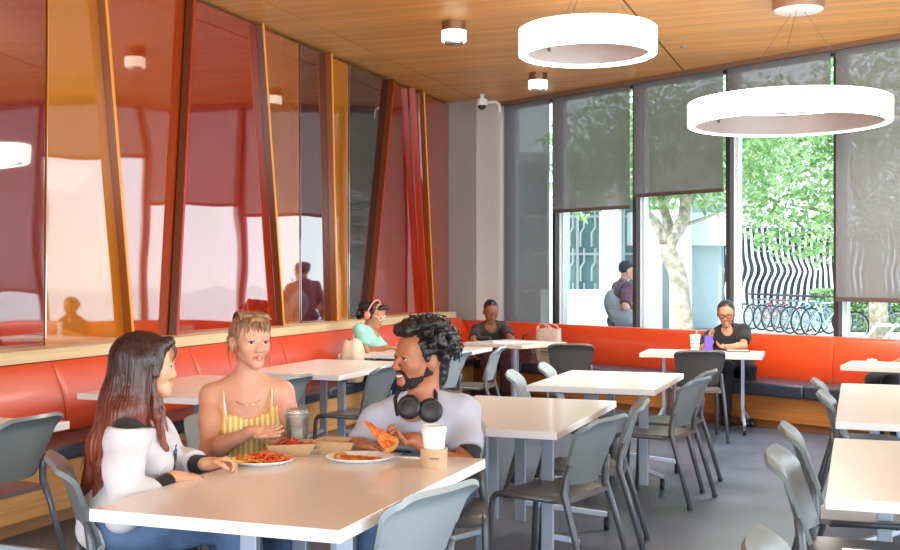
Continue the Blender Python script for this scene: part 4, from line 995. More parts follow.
# ------------------------------------------------------------------ long-haired woman at the left
hd = at(147, 365, 4.15)
lw_ = Human('woman with long dark auburn hair, white off shoulder top and blue jeans, seated in profile', at(128, 0, 4.22), camdir(.99, .12), hd, camdir(.985, .17), hip_z=.55, fem=True, pitch=-3, skin=sk_light, lip=lip_r, h=.0045, nose=.945,
    hands={'R': (at(174, 477.5, 4.03), camdir(.80, .55, -.06), (0, 0, -1), (.42, .40, .42, .48, .2)), 'L': (at(207, 464, 4.22), camdir(.97, .05, .12), camdir(.1, -.5, -.9), (.75, .80, .85, .9, .55))},
    elbow_hint={'R': (.15, -.7, -.75), 'L': (0, .6, -.8)}, knees={'R': (.12, .42, .57), 'L': (-.09, .43, .57)}, ankles={'R': (.12, .38, .085), 'L': (-.09, .40, .085)})
lw_.build(); lw_.eyes(brow=dkbrown)
lw_.shirt('black_top', blackcloth, grow=.007, sleeve=1.93, neck=.070, hem=-.02, sgrow=.006, wr=.0015, neckdrop=.02)
def off(X, Y, Z, s=lw_):
    x, y, t = s.tl(X, Y, Z); return t-(s.L*.92+.05*y+.35*np.maximum(0, np.abs(x)-.09))-.012*np.sin(x*14)
lw_.shirt('white_top', whitecloth, grow=.021, sleeve=1.62, neck=0, hem=-.10, sgrow=.022, wr=.0055, bump_sc=22, clips=[off], butt=True)
lw_.pants(denim)
lw_.shoes(shoe_w)
# grey ink drawing printed on the chest: a loose bunch of leaves and petals
ink = mat('ink_print', srgb(74, 74, 80), .8)
m = MB(); C0 = lw_.pt(.055, 0, .60)
for i in range(46):
    a = random.uniform(0, 2*pi); rr = random.uniform(.006, .052); px, pz = rr*math.cos(a), rr*1.25*math.sin(a)
    base = lw_.pt(.035+px, .158-abs(px)*.25, .585)+lw_.tu*pz
    pts = [Vector(base), Vector(base+lw_.tr*random.uniform(-.012, .012)+lw_.tu*random.uniform(-.004, .012)), Vector(base+lw_.tr*random.uniform(-.014, .014)+lw_.tu*random.uniform(.004, .018))]
    m.tube(pts, [.0012, .0030, .0010], 5)
pr_ = m.build('printed_drawing', ink, lw_.o)
# thin necklace
m = MB(); pts = []
for i in range(25):
    a = -pi*.95+2*pi*.95*i/24; pts.append(Vector(lw_.pt(.075*math.sin(a), .02+.082*math.cos(a), .93-.16*(.5+.5*math.cos(a)))))
m.tube(pts, .0016, 5); m.build('necklace', mat('silver', srgb(190, 190, 196), .25, .9), lw_.o)
auburn = hair_mat('hair_auburn', srgb(64, 40, 36), srgb(24, 14, 14), (.88, 1.16, srgb(150, 78, 52), srgb(84, 34, 28)))
s = lw_; hp = s.hp
hair = [el(hp(0, -.016, .034), (.088, .106, .092), s.HM, .03), rc(hp(-.0, -.055, .02), hp(0, -.085, -.14), .080, .074, .04), rc(hp(0, -.085, -.14), hp(-.0, -.135, -.30), .074, .060, .04), rc(hp(0, -.135, -.30), hp(.0, -.20, -.47), .060, .018, .04)]
for sg in (1, -1):
    hair += [rc(hp(sg*.062, -.02, .02), hp(sg*.074, -.028, -.16), .040, .045, .03), rc(hp(sg*.074, -.028, -.16), hp(sg*.080, .0, -.30), .045, .026, .03), rc(hp(sg*.080, .0, -.30), hp(sg*.072, .035, -.42), .026, .006, .03),
             rc(hp(sg*.05, .055, .085), hp(sg*.069, .042, -.03), .014, .012, .02), rc(hp(sg*.07, -.07, -.18), hp(sg*.075, -.12, -.36), .05, .03, .04), rc(hp(sg*.075, -.12, -.36), hp(sg*.05, -.16, -.48), .03, .006, .03)]
for sg in (1, -1): hair += [rc(hp(sg*.066, .030, -.06), hp(sg*.074, .052, -.18), .012, .017, .015), rc(hp(sg*.074, .052, -.18), hp(sg*.060, .085, -.30), .017, .012, .015), rc(hp(sg*.060, .085, -.30), hp(sg*.062, .092, -.40), .012, .003, .015)]
hair += [rc(hp(.0, .075, .088), hp(.045, .068, .080), .018, .018, .02), rc(hp(.0, .075, .088), hp(-.045, .068, .080), .018, .018, .02)]
sub = [rc(hp(0, .105, .012), hp(0, .115, -.12), .064, .074, .012)]
sdf_obj('hair', hair, auburn, s.o, .005, 0, sub, (), [lambda X, Y, Z: .0022*np.sin(150*np.arctan2((lambda q: q[0])(lw_.hl(X, Y, Z)), (lambda q: q[1]+.03)(lw_.hl(X, Y, Z)))*.35+Z*9)])
m = MB()
for i in range(150):
    a = random.uniform(.98, 2*pi-.98); ex, ey = .082*math.sin(a), .10*math.cos(a)-.015; k = random.uniform(.85, 1.05)
    L_ = random.uniform(.26, .44); back_ = -.12*(L_/.48) if abs(a-pi) < 1.5 else -.01
    pts = []
    for j in range(8):
        t = j/7; z = .05-L_*t; x = ex*k*(1.0+.10*math.sin(pi*t))*(1-.12*t*t); y = ey*k+back_*t**1.4+.006*math.sin(t*7+i)
        pts.append(Vector(hp(x, y, z)))
    strand(m, pts, .0048, .0010, 5)
for i in range(12):   # wispy fringe
    x0 = random.uniform(-.045, .045); pts = [Vector(hp(x0*(1+.25*t), .080+.022*math.sin(pi*min(1, t*1.1)*.8), .092-.075*t)) for t in [j/5 for j in range(6)]]
    strand(m, pts, .0030, .0008, 5)
m.build('hair_strands', auburn, s.o, smooth=True)

# ------------------------------------------------------------------ woman in the yellow striped top
hd = at(250, 341, 4.88)
yw = Human('woman with tied blond hair and fringe in a yellow and white striped strappy top', (-2.56, 4.40), camdir(.22, -.97), hd, camdir(.56, -.83), hip_z=.55, fem=True, pitch=0, skin=sk_fair, lip=lip_p, h=.0045, hs=1.03, nose=.975, smile=.0022, mopen=.0022, shoulder_w=.160,
    hands={'R': (at(251, 432, 4.62), camdir(.95, -.25, .02), camdir(.05, -.5, .85), (.10, .16, .24, .34, .05)), 'L': (at(294, 446, 4.70), camdir(-.8, -.5, -.1), (0, 0, -1), (.5, .5, .5, .5, .2))},
    elbow_hint={'R': tuple(camdir(-.5, .1))[:2]+(-1.0,), 'L': tuple(camdir(.05, .45))[:2]+(-1.0,)}, shdrop=.015)
yw.build(); yw.eyes(iris=(.05, .06, .065), brow=mat('brow_brown', srgb(128, 92, 66), .6), gaze=(.12, 0))
stripe = mat('yellow_stripes', srgb(240, 194, 60), .8); N, L, b = nodes(stripe); tc = N.new('ShaderNodeTexCoord'); sp = N.new('ShaderNodeSeparateXYZ'); L.new(tc.outputs['Object'], sp.inputs[0])
mm = N.new('ShaderNodeMath'); mm.operation = 'MULTIPLY'; mm.inputs[1].default_value = 44; L.new(sp.outputs['X'], mm.inputs[0]); fr = N.new('ShaderNodeMath'); fr.operation = 'FRACT'; L.new(mm.outputs[0], fr.inputs[0])
gt = N.new('ShaderNodeMath'); gt.operation = 'GREATER_THAN'; gt.inputs[1].default_value = .56; L.new(fr.outputs[0], gt.inputs[0]); mx = N.new('ShaderNodeMix'); mx.data_type = 'RGBA'; mx.inputs[6].default_value = (*srgb(240, 196, 66), 1); mx.inputs[7].default_value = (*srgb(246, 238, 218), 1); L.new(gt.outputs[0], mx.inputs[0]); L.new(mx.outputs[2], b.inputs['Base Color'])
s = yw
def bust(X, Y, Z, s=yw):
    x, y, t = s.tl(X, Y, Z); top = s.L*.735-.010*np.cos(np.clip(x/.075, -1, 1)*pi)*(y > 0)+.015*(np.abs(x) > .09); return t-top
yw.shirt('striped_top', stripe, grow=.008, sleeve=0, neck=0, hem=-.02, wr=.002, clips=[bust])
m = MB()
for sg in (-1, 1):
    pts = [s.pt(sg*.088, .130, .66), s.pt(sg*.093, .122, .745), s.pt(sg*.100, .088, .86), s.pt(sg*.104, .055, .945), s.pt(sg*.104, .012, .985), s.pt(sg*.10, -.045, .945), s.pt(sg*.09, -.10, .80), s.pt(sg*.085, -.105, .68)]
    m.tube(pts, .0062, 6, flat=.6)
m.build('shoulder_strap', stripe, s.o, smooth=True)
m = MB(); pts = [Vector(s.pt(.066*math.sin(a), .016+.088*math.cos(a), .985-.125*(.5+.5*math.cos(a)))) for a in [-pi*.9+1.8*pi*i/28 for i in range(29)]]
m.tube(pts, .0020, 5); m.build('necklace', mat('gold_chain', srgb(206, 160, 96), .25, .9), s.o)
yw.pants(denim); yw.shoes(shoe_w)
blond = hair_mat('hair_blond', srgb(176, 130, 88), srgb(104, 70, 46), None, .42)
hp = s.hp
hair = [el(hp(0, -.018, .036), (.084, .102, .088), s.HM, .03), el(hp(0, -.105, .01), (.038, .034, .04), s.HM, .03), rc(hp(0, .070, .090), hp(.04, .064, .080), .016, .015, .02), rc(hp(0, .070, .090), hp(-.04, .064, .080), .016, .015, .02)]
for sg in (1, -1): hair += [rc(hp(sg*.058, .040, .075), hp(sg*.073, .035, .02), .014, .006, .02)]
sub = [rc(hp(0, .105, .018), hp(0, .10, -.14), .059, .070, .012), rc(hp(.06, .06, -.05), hp(.06, .04, -.14), .05, .06, .01), rc(hp(-.06, .06, -.05), hp(-.06, .04, -.14), .05, .06, .01)]
def nape(X, Y, Z, s=yw):
    x, y, z = s.hl(X, Y, Z); return (-.052-z)-.35*np.minimum(0, y)*0
def ears(X, Y, Z, s=yw):
    x, y, z = s.hl(X, Y, Z); return np.minimum(.012-z, y+.035).astype(np.float32)*(np.abs(x) > .05)-(np.abs(x) <= .05)*1.0
sdf_obj('hair', hair, blond, s.o, .005, 0, sub, [nape, ears])
m = MB()
for i in range(90):
    x0 = random.uniform(-.07, .07); pts = []
    a0 = random.uniform(.2, .9)
    for j in range(7):
        t = j/6; th = .9-2.1*t; y = -.018+.103*math.sin(th)*1.0; z = .036+.089*math.cos(th); pts.append(Vector(hp(x0*(1-.55*t)*(1 if abs(th) < 1 else .9), y, z)))
    strand(m, pts, .0028, .0018, 4)
for i in range(34):
    x0 = -.055+.11*i/33+random.uniform(-.004, .004); ln = random.uniform(.045, .072); sp = random.uniform(-.012, .012)
    pts = [Vector(hp(x0*(1+.1*t)+sp*t, .078-.25*abs(x0)*.6+.022*math.sin(pi*min(1, t)*.75)-.008*abs(x0)/.05, .098-ln*t)) for t in [j/5 for j in range(6)]]
    strand(m, pts, .0034, .0008, 5)
for sg in (1, -1):
    for i in range(9):
        L_ = random.uniform(.06, .16); x0 = sg*random.uniform(.066, .080); y0 = random.uniform(.0, .05) if i < 5 else random.uniform(-.06, -.02)
        pts = [Vector(hp(x0+sg*.01*math.sin(t*4+i), y0-.012*t, .02-L_*t)) for t in [j/5 for j in range(6)]]
        strand(m, pts, .0024, .0006, 4)
for i in range(16):
    a = random.uniform(0, 2*pi); pts = [Vector(hp(.03*math.cos(a)+.03*t*math.cos(a+1), -.12-.03*t, .01+.03*math.sin(a)+.035*t*math.sin(a+1)-.04*t*t)) for t in [j/4 for j in range(5)]]
    strand(m, pts, .003, .0008, 4)
m.build('hair_strands', blond, s.o, smooth=True)

# ------------------------------------------------------------------ man with curly hair
hd = at(421, 358, 4.72)
mn = Human('man with curly black hair and beard, grey T-shirt, headphones around his neck, holding pizza', at(434, 0, 4.97), camdir(-.06, -1), hd, camdir(-.86, -.50), hip_z=.55, fem=False, pitch=2, roll=0, skin=sk_brown, lip=lip_b, h=.0045, hs=1.12, nose=1.05, smile=.005, mopen=.004, noff=camdir(-.85, -.5)*.055,
    hands={'R': (at(357, 444.5, 4.66), camdir(.9, -.35, -.03), (0, 0, -1), (.35, .35, .4, .4, .2)), 'L': (at(415, 439.5, 4.60), camdir(-.96, -.22, .08), camdir(-.1, -.35, .8), (.95, .95, .9, .85, .95))},
    elbow_hint={'R': tuple(A(camdir(-.8, -.35))*.8)[:2]+(-.9,), 'L': tuple(camdir(.9, .1))[:2]+(-.40,)}, shoulder_w=.192, shdrop=.05,
    knees={'R': at(372, 508, 4.55), 'L': at(428, 510, 4.47)}, ankles={'R': (.30, .36, .085), 'L': (.02, .34, .085)})
mn.build(); mn.eyes(brow=blackhair, gaze=(-.1, 0))
greytee = mat('tee_lavender_grey', srgb(174, 175, 188), .85, var=.04, vscale=30, sheen=.1)
mn.shirt('t_shirt', greytee, grow=.012, sleeve=.60, neck=.064, hem=-.06, wr=.007, bump_sc=22, sgrow=.014)
for k_ in 'RL': mn.shirt('black_undersleeve', blackcloth, grow=.0, sleeve=1.10, neck=0, hem=.05, wr=.002, sgrow=.007, bump_sc=30, torso=False, lim=.085, arms=k_)
mn.pants(denim); mn.shoes(shoe_k)
s = mn; hp = s.hp
hair = [el(hp(0, -.022, .045), (.094, .108, .092), s.HM, .03), rc(hp(0, -.07, .0), hp(0, -.075, -.07), .06, .045, .03)]
for sg in (1, -1): hair += [rc(hp(sg*.066, .02, .05), hp(sg*.076, .012, .0), .026, .012, .02)]
hair += [rc(hp(-.035, .075, .105), hp(.035, .075, .105), .030, .030, .02)]
for i in range(230):
    th = random.uniform(0, 2*pi); ph = math.acos(random.uniform(-.35, 1)); x, y, z = math.sin(ph)*math.sin(th), math.sin(ph)*math.cos(th), math.cos(ph)
    if y > .45 and z < .62: continue
    if z < .05 and y > -.15: continue
    k = random.uniform(1.0, 1.16); hair.append(rc(hp(x*.098*k, -.022+y*.112*k, .045+z*.102*k), hp(x*.100*k+.008, -.022+y*.113*k, .045+z*.103*k), random.uniform(.012, .021), .012, .010))
sub = [rc(hp(0, .118, .02), hp(0, .11, -.12), .062, .07, .010), rc(hp(.08, .02, -.055), hp(.08, .02, -.12), .03, .05, .01), rc(hp(-.08, .02, -.055), hp(-.08, .02, -.12), .03, .05, .01)]
sdf_obj('hair', hair, blackhair, s.o, .006, 0, sub, (), [wrinkle(.0025, 130, .3)])
m = MB()
for i in range(330):
    th = random.uniform(0, 2*pi); ph = math.acos(random.uniform(-.40, 1)); d = A([math.sin(ph)*math.sin(th), math.sin(ph)*math.cos(th), math.cos(ph)])
    if d[1] > .40 and d[2] < .55: continue
    if d[2] < .0 and d[1] > -.1: continue
    c = A([d[0]*.100, -.022+d[1]*.114, .045+d[2]*.105]); e1 = nv(np.cross(d, [.3, .5, .8])); e2_ = np.cross(d, e1); rr = random.uniform(.008, .015); tw = random.uniform(1.1, 1.9)*2*pi; a0 = random.uniform(0, 6.28); ln = random.uniform(.012, .036)
    pts = [Vector(hp(*(c+d*ln*t+rr*(1-.3*t)*(e1*math.cos(a0+tw*t)+e2_*math.sin(a0+tw*t))))) for t in [j/9 for j in range(10)]]
    m.tube(pts, [.0028]*8+[.002, .001], 4)
m.build('hair_curls', blackhair, s.o, smooth=True)
beard = [rc(hp(sg*.054, .0, -.045), hp(sg*.030, .050, -.090), .0205, .0215, .02) for sg in (1, -1)]+[rc(hp(sg*.030, .052, -.088), hp(0, .072, -.102), .0205, .0210, .02) for sg in (1, -1)]+[rc(hp(sg*.060, -.002, .0), hp(sg*.055, .0, -.045), .0135, .0205, .02) for sg in (1, -1)]
beard += [rc(hp(0, .094, -.049), hp(sg*.026, .083, -.058), .0066, .0056, .006) for sg in (1, -1)]+[rc(hp(sg*.024, .083, -.056), hp(sg*.030, .070, -.082), .006, .010, .008) for sg in (1, -1)]
sdf_obj('beard', beard, mat('beard_black', srgb(34, 26, 24), .7, col2=srgb(16, 12, 11), vscale=160, bump=.6, bscale=400), s.o, .004, 0, [rc(hp(-.016, .100, -.067), hp(.016, .100, -.067), .0105, .0105, .004)], (), [wrinkle(.0018, 320, .9)])
m = MB(); m.tube([hp(-.021, .0875, -.0635), hp(-.010, .0945, -.0668), hp(0, .0965, -.0675), hp(.010, .0945, -.0668), hp(.021, .0875, -.0635)], [.0022, .0042, .0048, .0042, .0022], 8); m.build('teeth', mat('teeth_white', srgb(240, 236, 228), .3), s.o, smooth=True)
# headphones around the neck
blk = mat('headphone_black', srgb(26, 26, 29), .45); blk2 = mat('headphone_matte', srgb(44, 44, 48), .7)
hpn = empty('headphones', (mn.o.location.x, mn.o.location.y, 0), mn.yaw, 'black over-ear headphones resting around the neck of the curly-haired man', 'headphones')
c1 = A(mn.loc(at(409, 407, 4.58))); c2 = A(mn.loc(at(430.5, 410.5, 4.58)))
for c, nx in ((c1, nv([.25, 1, .28])), (c2, nv([-.12, 1, .30]))):
    q = Vector(nx).to_track_quat('Z', 'Y').to_matrix()
    m = MB(); m.lathe([(0, .020), (.028, .020), (.044, .014), (.051, .004), (.051, -.008), (.044, -.016), (0, -.016)], c=c, seg=32, M=q); cup = m.build('ear_cup', blk, hpn, smooth=True, auto=50)
    m = MB(); m.lathe([(.030, .0205), (.036, .0215), (.040, .0185), (.037, .016), (.030, .017), (.030, .0205)], c=c, seg=32, M=q); m.build('trim_ring', blk2, cup, smooth=True)
Nk = mn.N
pts = [c1+[.012, -.012, .040], mn.N+mn.tr*.082+mn.tf*.055+mn.tu*.028, mn.N+mn.tr*.085-mn.tf*.01+mn.tu*.055, mn.N+mn.tr*.055-mn.tf*.075+mn.tu*.075, mn.N-mn.tf*.095+mn.tu*.08, mn.N-mn.tr*.055-mn.tf*.075+mn.tu*.075, mn.N-mn.tr*.085-mn.tf*.01+mn.tu*.055, mn.N-mn.tr*.082+mn.tf*.055+mn.tu*.028, c2+[-.01, -.012, .040]]
m = MB(); m.tube(pts, [.007, .009, .0115, .012, .012, .012, .0115, .009, .007], 10, flat=.8); m.build('headband', blk, hpn, smooth=True)
# pizza slice in his hand
pz = at(378, 433.5, 4.53); yv = (at(393, 448, 4.53)-at(361, 419, 4.55)).normalized(); zv = camdir(.15, -.95, .45); xv = yv.cross(zv).normalized(); zv = xv.cross(yv)
pzz = pizza(pz, Matrix((xv, yv, zv)).transposed(),   .150, .075, 'pizza slice with orange cheese held up by the curly-haired man')
# single fry in the hand of the long-haired woman
m = MB(); m.tube([at(231, 458, 4.24), at(237, 461, 4.25), at(243, 462, 4.26)], [.004, .0048, .004], 5); tag(m.build('fry', fry2), 'yellow fry held between the fingers of the long-haired woman', 'fries')
# ------------------------------------------------------------------ woman with pink headphones on the banquette
hd = at(374, 314, 11.2)
pw = Human('woman on the banquette in a mint green top wearing pink headphones and white glasses', (-4.60, 10.12), camdir(.80, -.45), hd, camdir(.80, -.42), hip_z=.56, fem=True, pitch=-20, skin=sk_tan, lip=lip_b, h=.009, hs=1.12, detail=False,
    hands={'R': (at(388, 347.5, 10.8), camdir(.9, -.2), (0, 0, -1), (.4, .4, .4, .4, .2)), 'L': (at(398, 346, 11.0), camdir(.9, -.2), (0, 0, -1), (.4, .4, .4, .4, .2))})
pw.build()
pw.shirt('mint_top', mat('mint_cloth', srgb(150, 208, 196), .8, var=.08, vscale=14), grow=.016, sleeve=.75, neck=.075, hem=-.05, wr=.004, bump_sc=20)
pw.pants(denim_dk); pw.shoes(shoe_w)
s = pw; hp = s.hp
hair = [el(hp(0, -.02, .038), (.088, .104, .090), s.HM, .03), el(hp(0, -.125, .03), (.055, .055, .055), s.HM, .03), el(hp(0, -.14, -.05), (.05, .045, .06), s.HM, .03), rc(hp(-.04, .07, .085), hp(.04, .07, .085), .03, .03, .02)]
for sg in (1, -1): hair += [rc(hp(sg*.070, .02, .06), hp(sg*.078, .02, -.03), .02, .014, .02)]
sdf_obj('hair', hair, blackhair, s.o, .008, 0, [rc(hp(0, .11, .02), hp(0, .11, -.12), .062, .07, .01)], (), [wrinkle(.004, 80)])
wg = mat('white_frames', srgb(238, 236, 232), .35)
def glasses(s, m_, r=.024, name='glasses'):
    m = MB()
    for sg in (-1, 1):
        m.tube([Vector(s.hp(sg*.033+r*1.1*math.cos(a), .100-.1*abs(.033*sg+r*math.cos(a))**2/.05, -.002+r*.85*math.sin(a))) for a in [2*pi*i/20 for i in range(20)]], .0028, 6, close=True)
        m.tube([Vector(s.hp(sg*.060, .092, .004)), Vector(s.hp(sg*.078, .06, .008)), Vector(s.hp(sg*.080, -.01, .004))], .0026, 6)
    m.tube([Vector(s.hp(-.010, .104, .004)), Vector(s.hp(.010, .104, .004))], .003, 6); m.build(name, m_, s.o, smooth=True)
glasses(pw, wg, .026)
pk = mat('headphone_pink', srgb(242, 146, 132), .5)
m = MB(); m.tube([Vector(hp(.098*math.cos(a), -.012, .0+.128*math.sin(a))) for a in [pi*(-.03)+pi*1.06*i/20 for i in range(21)]], .012, 8, flat=.7); o = empty('headphones', (s.o.location.x, s.o.location.y, 0), s.yaw, 'coral pink headphones on the black hair of the woman on the banquette', 'headphones'); m.build('headband', pk, o, smooth=True)
for sg in (-1, 1):
    m = MB(); q = Vector(s.hr*sg).to_track_quat('Z', 'Y').to_matrix(); m.lathe([(0, .018), (.026, .016), (.036, .006), (.036, -.010), (0, -.012)], c=hp(sg*.092, -.010, -.012), seg=24, M=q); m.build('ear_cup', pk, o, smooth=True, auto=50)

# ------------------------------------------------------------------ woman in the far corner
hd = at(491, 311.5, 13.45); q = at(490, 0, 13.7)
cw = Human('woman in a dark brown T-shirt with an orange lanyard bent over papers in the corner', (q.x, q.y), camdir(.12, -.99), hd, camdir(.22, -.97), hip_z=.56, fem=True, pitch=-24, skin=sk_deep, lip=lip_b, h=.009, hs=1.12, detail=False,
    hands={'R': (at(474, 341, 12.9), camdir(.3, -.9), (0, 0, -1), (.6, .6, .6, .6, .4)), 'L': (at(512, 340.5, 12.9), camdir(-.3, -.9), (0, 0, -1), (.4, .4, .4, .4, .2))})
cw.build()
cw.shirt('t_shirt', mat('brown_black_cloth', srgb(58, 48, 48), .85, var=.1, vscale=15), grow=.018, sleeve=.8, neck=.075, hem=-.05, wr=.004, bump_sc=18)
cw.pants(mat('maroon_cloth', srgb(72, 40, 44), .85)); cw.shoes(shoe_k)
s = cw; hp = s.hp
sdf_obj('hair', [el(hp(0, -.018, .040), (.089, .109, .095), s.HM, .03), el(hp(0, -.10, .06), (.04, .035, .04), s.HM, .03)], blackhair, s.o, .008, 0, [rc(hp(0, .112, .0), hp(0, .11, -.12), .064, .072, .01)], [lambda X, Y, Z, s=cw: -.05-s.hl(X, Y, Z)[2]])
m = MB(); N0 = s.N
m.tube([Vector(s.pt(-.055, -.03, .99)), Vector(s.pt(-.07, .06, .93)), Vector(s.pt(-.05, .135, .72)), Vector(s.pt(-.008, .150, .48))], .008, 6, flat=.5); m.tube([Vector(s.pt(.055, -.03, .99)), Vector(s.pt(.07, .06, .93)), Vector(s.pt(.05, .135, .72)), Vector(s.pt(.008, .150, .48))], .008, 6, flat=.5)
m.build('lanyard', mat('lanyard_orange', srgb(232, 92, 60), .6), s.o, smooth=True)
m = MB(); m.box(Vector(s.pt(0, .155, .42)), (.07, .006, .10)); m.build('badge', mat('badge_pale', srgb(220, 214, 206), .4), s.o)

# ------------------------------------------------------------------ woman in the black polo shirt
hd = at(726, 313.5, 11.3); q = at(731, 0, 11.5)
bw = Human('woman in a black polo shirt with dark glasses looking at a purple phone', (q.x, q.y), camdir(-.10, -.99), hd, camdir(-.30, -.95), hip_z=.56, fem=True, pitch=-14, skin=sk_tan, lip=lip_r, h=.008, hs=1.06, detail=False, sc=1.04,
    hands={'R': (at(711, 342, 11.0), camdir(-.25, -.25, .95), camdir(.9, -.3), (.55, .55, .55, .55, .4)), 'L': (at(727, 347, 10.95), camdir(-.85, -.3, .1), camdir(0, -.3, 1), (.5, .5, .5, .5, .3))},
    elbow_hint={'R': tuple(camdir(-.8, -.1))[:2]+(-.9,), 'L': tuple(camdir(.9, -.1))[:2]+(-.8,)})
bw.build()
bw.shirt('polo_shirt', blackcloth, grow=.018, sleeve=.72, neck=.056, hem=-.06, wr=.004, bump_sc=18)
bw.pants(mat('navy_cloth', srgb(30, 32, 44), .85)); bw.shoes(shoe_k)
s = bw; hp = s.hp
sdf_obj('hair', [el(hp(0, -.018, .040), (.089, .109, .094), s.HM, .03), el(hp(0, -.11, .0), (.04, .04, .045), s.HM, .03)], dkbrown, s.o, .008, 0, [rc(hp(0, .112, .0), hp(0, .11, -.12), .064, .074, .01)], [lambda X, Y, Z, s=bw: -.055-s.hl(X, Y, Z)[2]])
glasses(bw, mat('dark_frames', srgb(44, 30, 28), .35), .023)
m = MB(); bd = Vector(s.tf).to_track_quat('Z', 'Y').to_matrix(); m.lathe([(0, .008), (.032, .007), (.034, 0), (0, -.004)], c=s.pt(.03, .158, .50), seg=24, M=bd); m.build('round_badge', mat('badge_peach', srgb(236, 190, 170), .4), s.o, smooth=True, auto=40)
m = MB(); m.box(Vector(s.pt(-.065, .145, .62)), (.05, .012, .012)); m.build('shirt_emblem', mat('emblem_red', srgb(200, 80, 60), .5), s.o)
m = MB(); ph = at(708.5, 343.5, 10.92); bx = camdir(1, -.3); by = Vector((0, 0, 1))*.97+camdir(.1, -1)*-.25; by.normalize(); bz = bx.cross(by).normalized(); by = bz.cross(bx)
m.box((0, 0, 0), (.078, .155, .010)); o = m.build('phone', mat('phone_purple', srgb(96, 70, 170), .35), bevel=.004); o.matrix_world = Matrix.Translation(ph) @ Matrix((bx, by, bz)).transposed().to_4x4()
tag(o, 'purple phone held up by the woman in the black polo shirt', 'phone')
m = MB(); m.tube([at(731, 346.2, 10.9)+Vector((.032*math.cos(a), .032*math.sin(a)*.6, .032*math.sin(a))) for a in [2*pi*i/16 for i in range(16)]], .004, 6, close=True)
cp = at(695, 352, 10.86); r = empty('drink_cup', (cp.x, cp.y, TH), 0, 'white paper cup with green rings on the table of the polo shirt woman', 'cup')
m = MB(); m.lathe([(0, 0), (.036, 0), (.050, .150), (.048, .152), (0, .150)], seg=28); m.build('cup_body', paperw, r, smooth=True, auto=50)
m = MB()
for z in (.035, .07, .105): m.lathe([(.0368+.0934*z, z), (.0372+.0934*(z+.012), z+.012)], seg=28, caps=False)
m.build('printed_ring', mat('cup_green', srgb(120, 170, 120), .5), r, smooth=True)
m = MB(); m.lathe([(.052, .148), (.053, .158), (.045, .163), (0, .164)], seg=28); m.build('lid', whp, r, smooth=True, auto=40)
m = MB(); m.tube([(.01, 0, .16), (.02, 0, .20)], .004, 8); m.build('straw', paperw, r, smooth=True)
pp = at(738, 351.5, 10.8); m = MB(); m.box((0, 0, .006), (.22, .16, .012)); m.box((0, 0, .0125), (.20, .14, .002), mi=1); o = m.build('notebook', [mat('notebook_dark', srgb(70, 62, 58), .6), mat('notebook_page', srgb(230, 222, 206), .7)], bevel=.002, loc=(pp.x, pp.y, TH)); o.rotation_euler = (0, 0, R(10)); tag(o, 'small notebook on the table under the forearm of the polo shirt woman', 'notebook')

# ------------------------------------------------------------------ person at the right edge, only the legs in view
q = at(931, 0, 9.8)
rw = Human('seated person in black trousers, only lap and feet at the right edge', (q.x, q.y), camdir(-.97, -.25), Vector((q.x, q.y, 1.20))+camdir(-.97, -.25)*.06, camdir(-.9, -.4), hip_z=.56, fem=True, pitch=-10, skin=sk_tan, lip=lip_r, h=.011, detail=False, knees={'R': (.10, .50, .56), 'L': (-.12, .50, .56)}, ankles={'R': (.10, .46, .085), 'L': (-.12, .42, .085)})
rw.build(); rw.shirt('black_shirt', blackcloth, grow=.018, sleeve=.9, neck=.07, hem=-.06, wr=.003)
rw.pants(blackcloth, grow=.02); rw.shoes(mat('shoe_copper', srgb(60, 32, 24), .3, col2=srgb(190, 96, 48), vscale=60))
s = rw; hp = s.hp
sdf_obj('hair', [el(hp(0, -.018, .040), (.089, .109, .095), s.HM, .03)], dkbrown, s.o, .010, 0, [rc(hp(0, .112, .0), hp(0, .11, -.12), .064, .074, .01)], [lambda X, Y, Z, s=rw: -.055-s.hl(X, Y, Z)[2]])
pp = at(872, 360.5, 9.45); m = MB(); m.box((0, 0, .014), (.08, .05, .028)); m.lathe([(.012, .028), (.012, .034), (0, .034)], seg=12); o = m.build('earbud_case', whp, bevel=.008, loc=(pp.x, pp.y, TH)); tag(o, 'small white case on the table cut off by the right edge', 'case')

# ------------------------------------------------------------------ bags and papers
def bag_mesh(w_, d_, h_, n=4.0, taper=.12):
    m = MB()
    def f(u, v):
        a = 2*pi*u; c, s_ = math.cos(a), math.sin(a); k = (1-taper*v)*(1+.06*math.sin(3*a+v*4)); q_ = (abs(c)**n+abs(s_)**n)**(-1/n)
        return (c*q_*w_/2*k, s_*q_*d_/2*(1-.55*v)*(1+.1*math.sin(2*a+1)), h_*v+.012*math.sin(a*4+1)*v)
    m.sheet(f, 40, 14); m.add([f(i/40, 0) for i in range(40)], [tuple(range(40))[::-1]]); return m
tote = mat('tote_canvas', srgb(214, 196, 182), .85, var=.1, vscale=10, bump=.2, bscale=200)
def on_bench(px, D, z=.475): p = at(px, 0, D); return (p.x, p.y, z)
p = on_bench(549, 12.75); r = empty('tote_bag', p, WANG, 'beige canvas tote bag with a yellow print standing on the window bench', 'bag')
bag_mesh(.36, .16, .40, 5, .03).build('bag_body', tote, r, smooth=True, auto=60)
m = MB()
for sy in (-.06, .06): m.tube([(-.10, sy, .36), (-.09, sy-.02, .43), (.0, sy-.05, .455), (.09, sy-.02, .43), (.10, sy, .36)], .010, 6, flat=.5)
m.build('handle', tote, r, smooth=True)
m = MB()
for k in range(5): m.box((.02+.0*k, -.083, .10+.035*k), (.16-.02*abs(k-2), .004, .018), mi=k % 2)
m.build('printed_patch', [mat('print_mustard', srgb(206, 160, 60), .7), mat('print_grey', srgb(120, 116, 120), .7)], r)
p = on_bench(527, 12.85); r = empty('handbag', p, WANG, 'brown patterned handbag on the window bench beside the tote bag', 'bag')
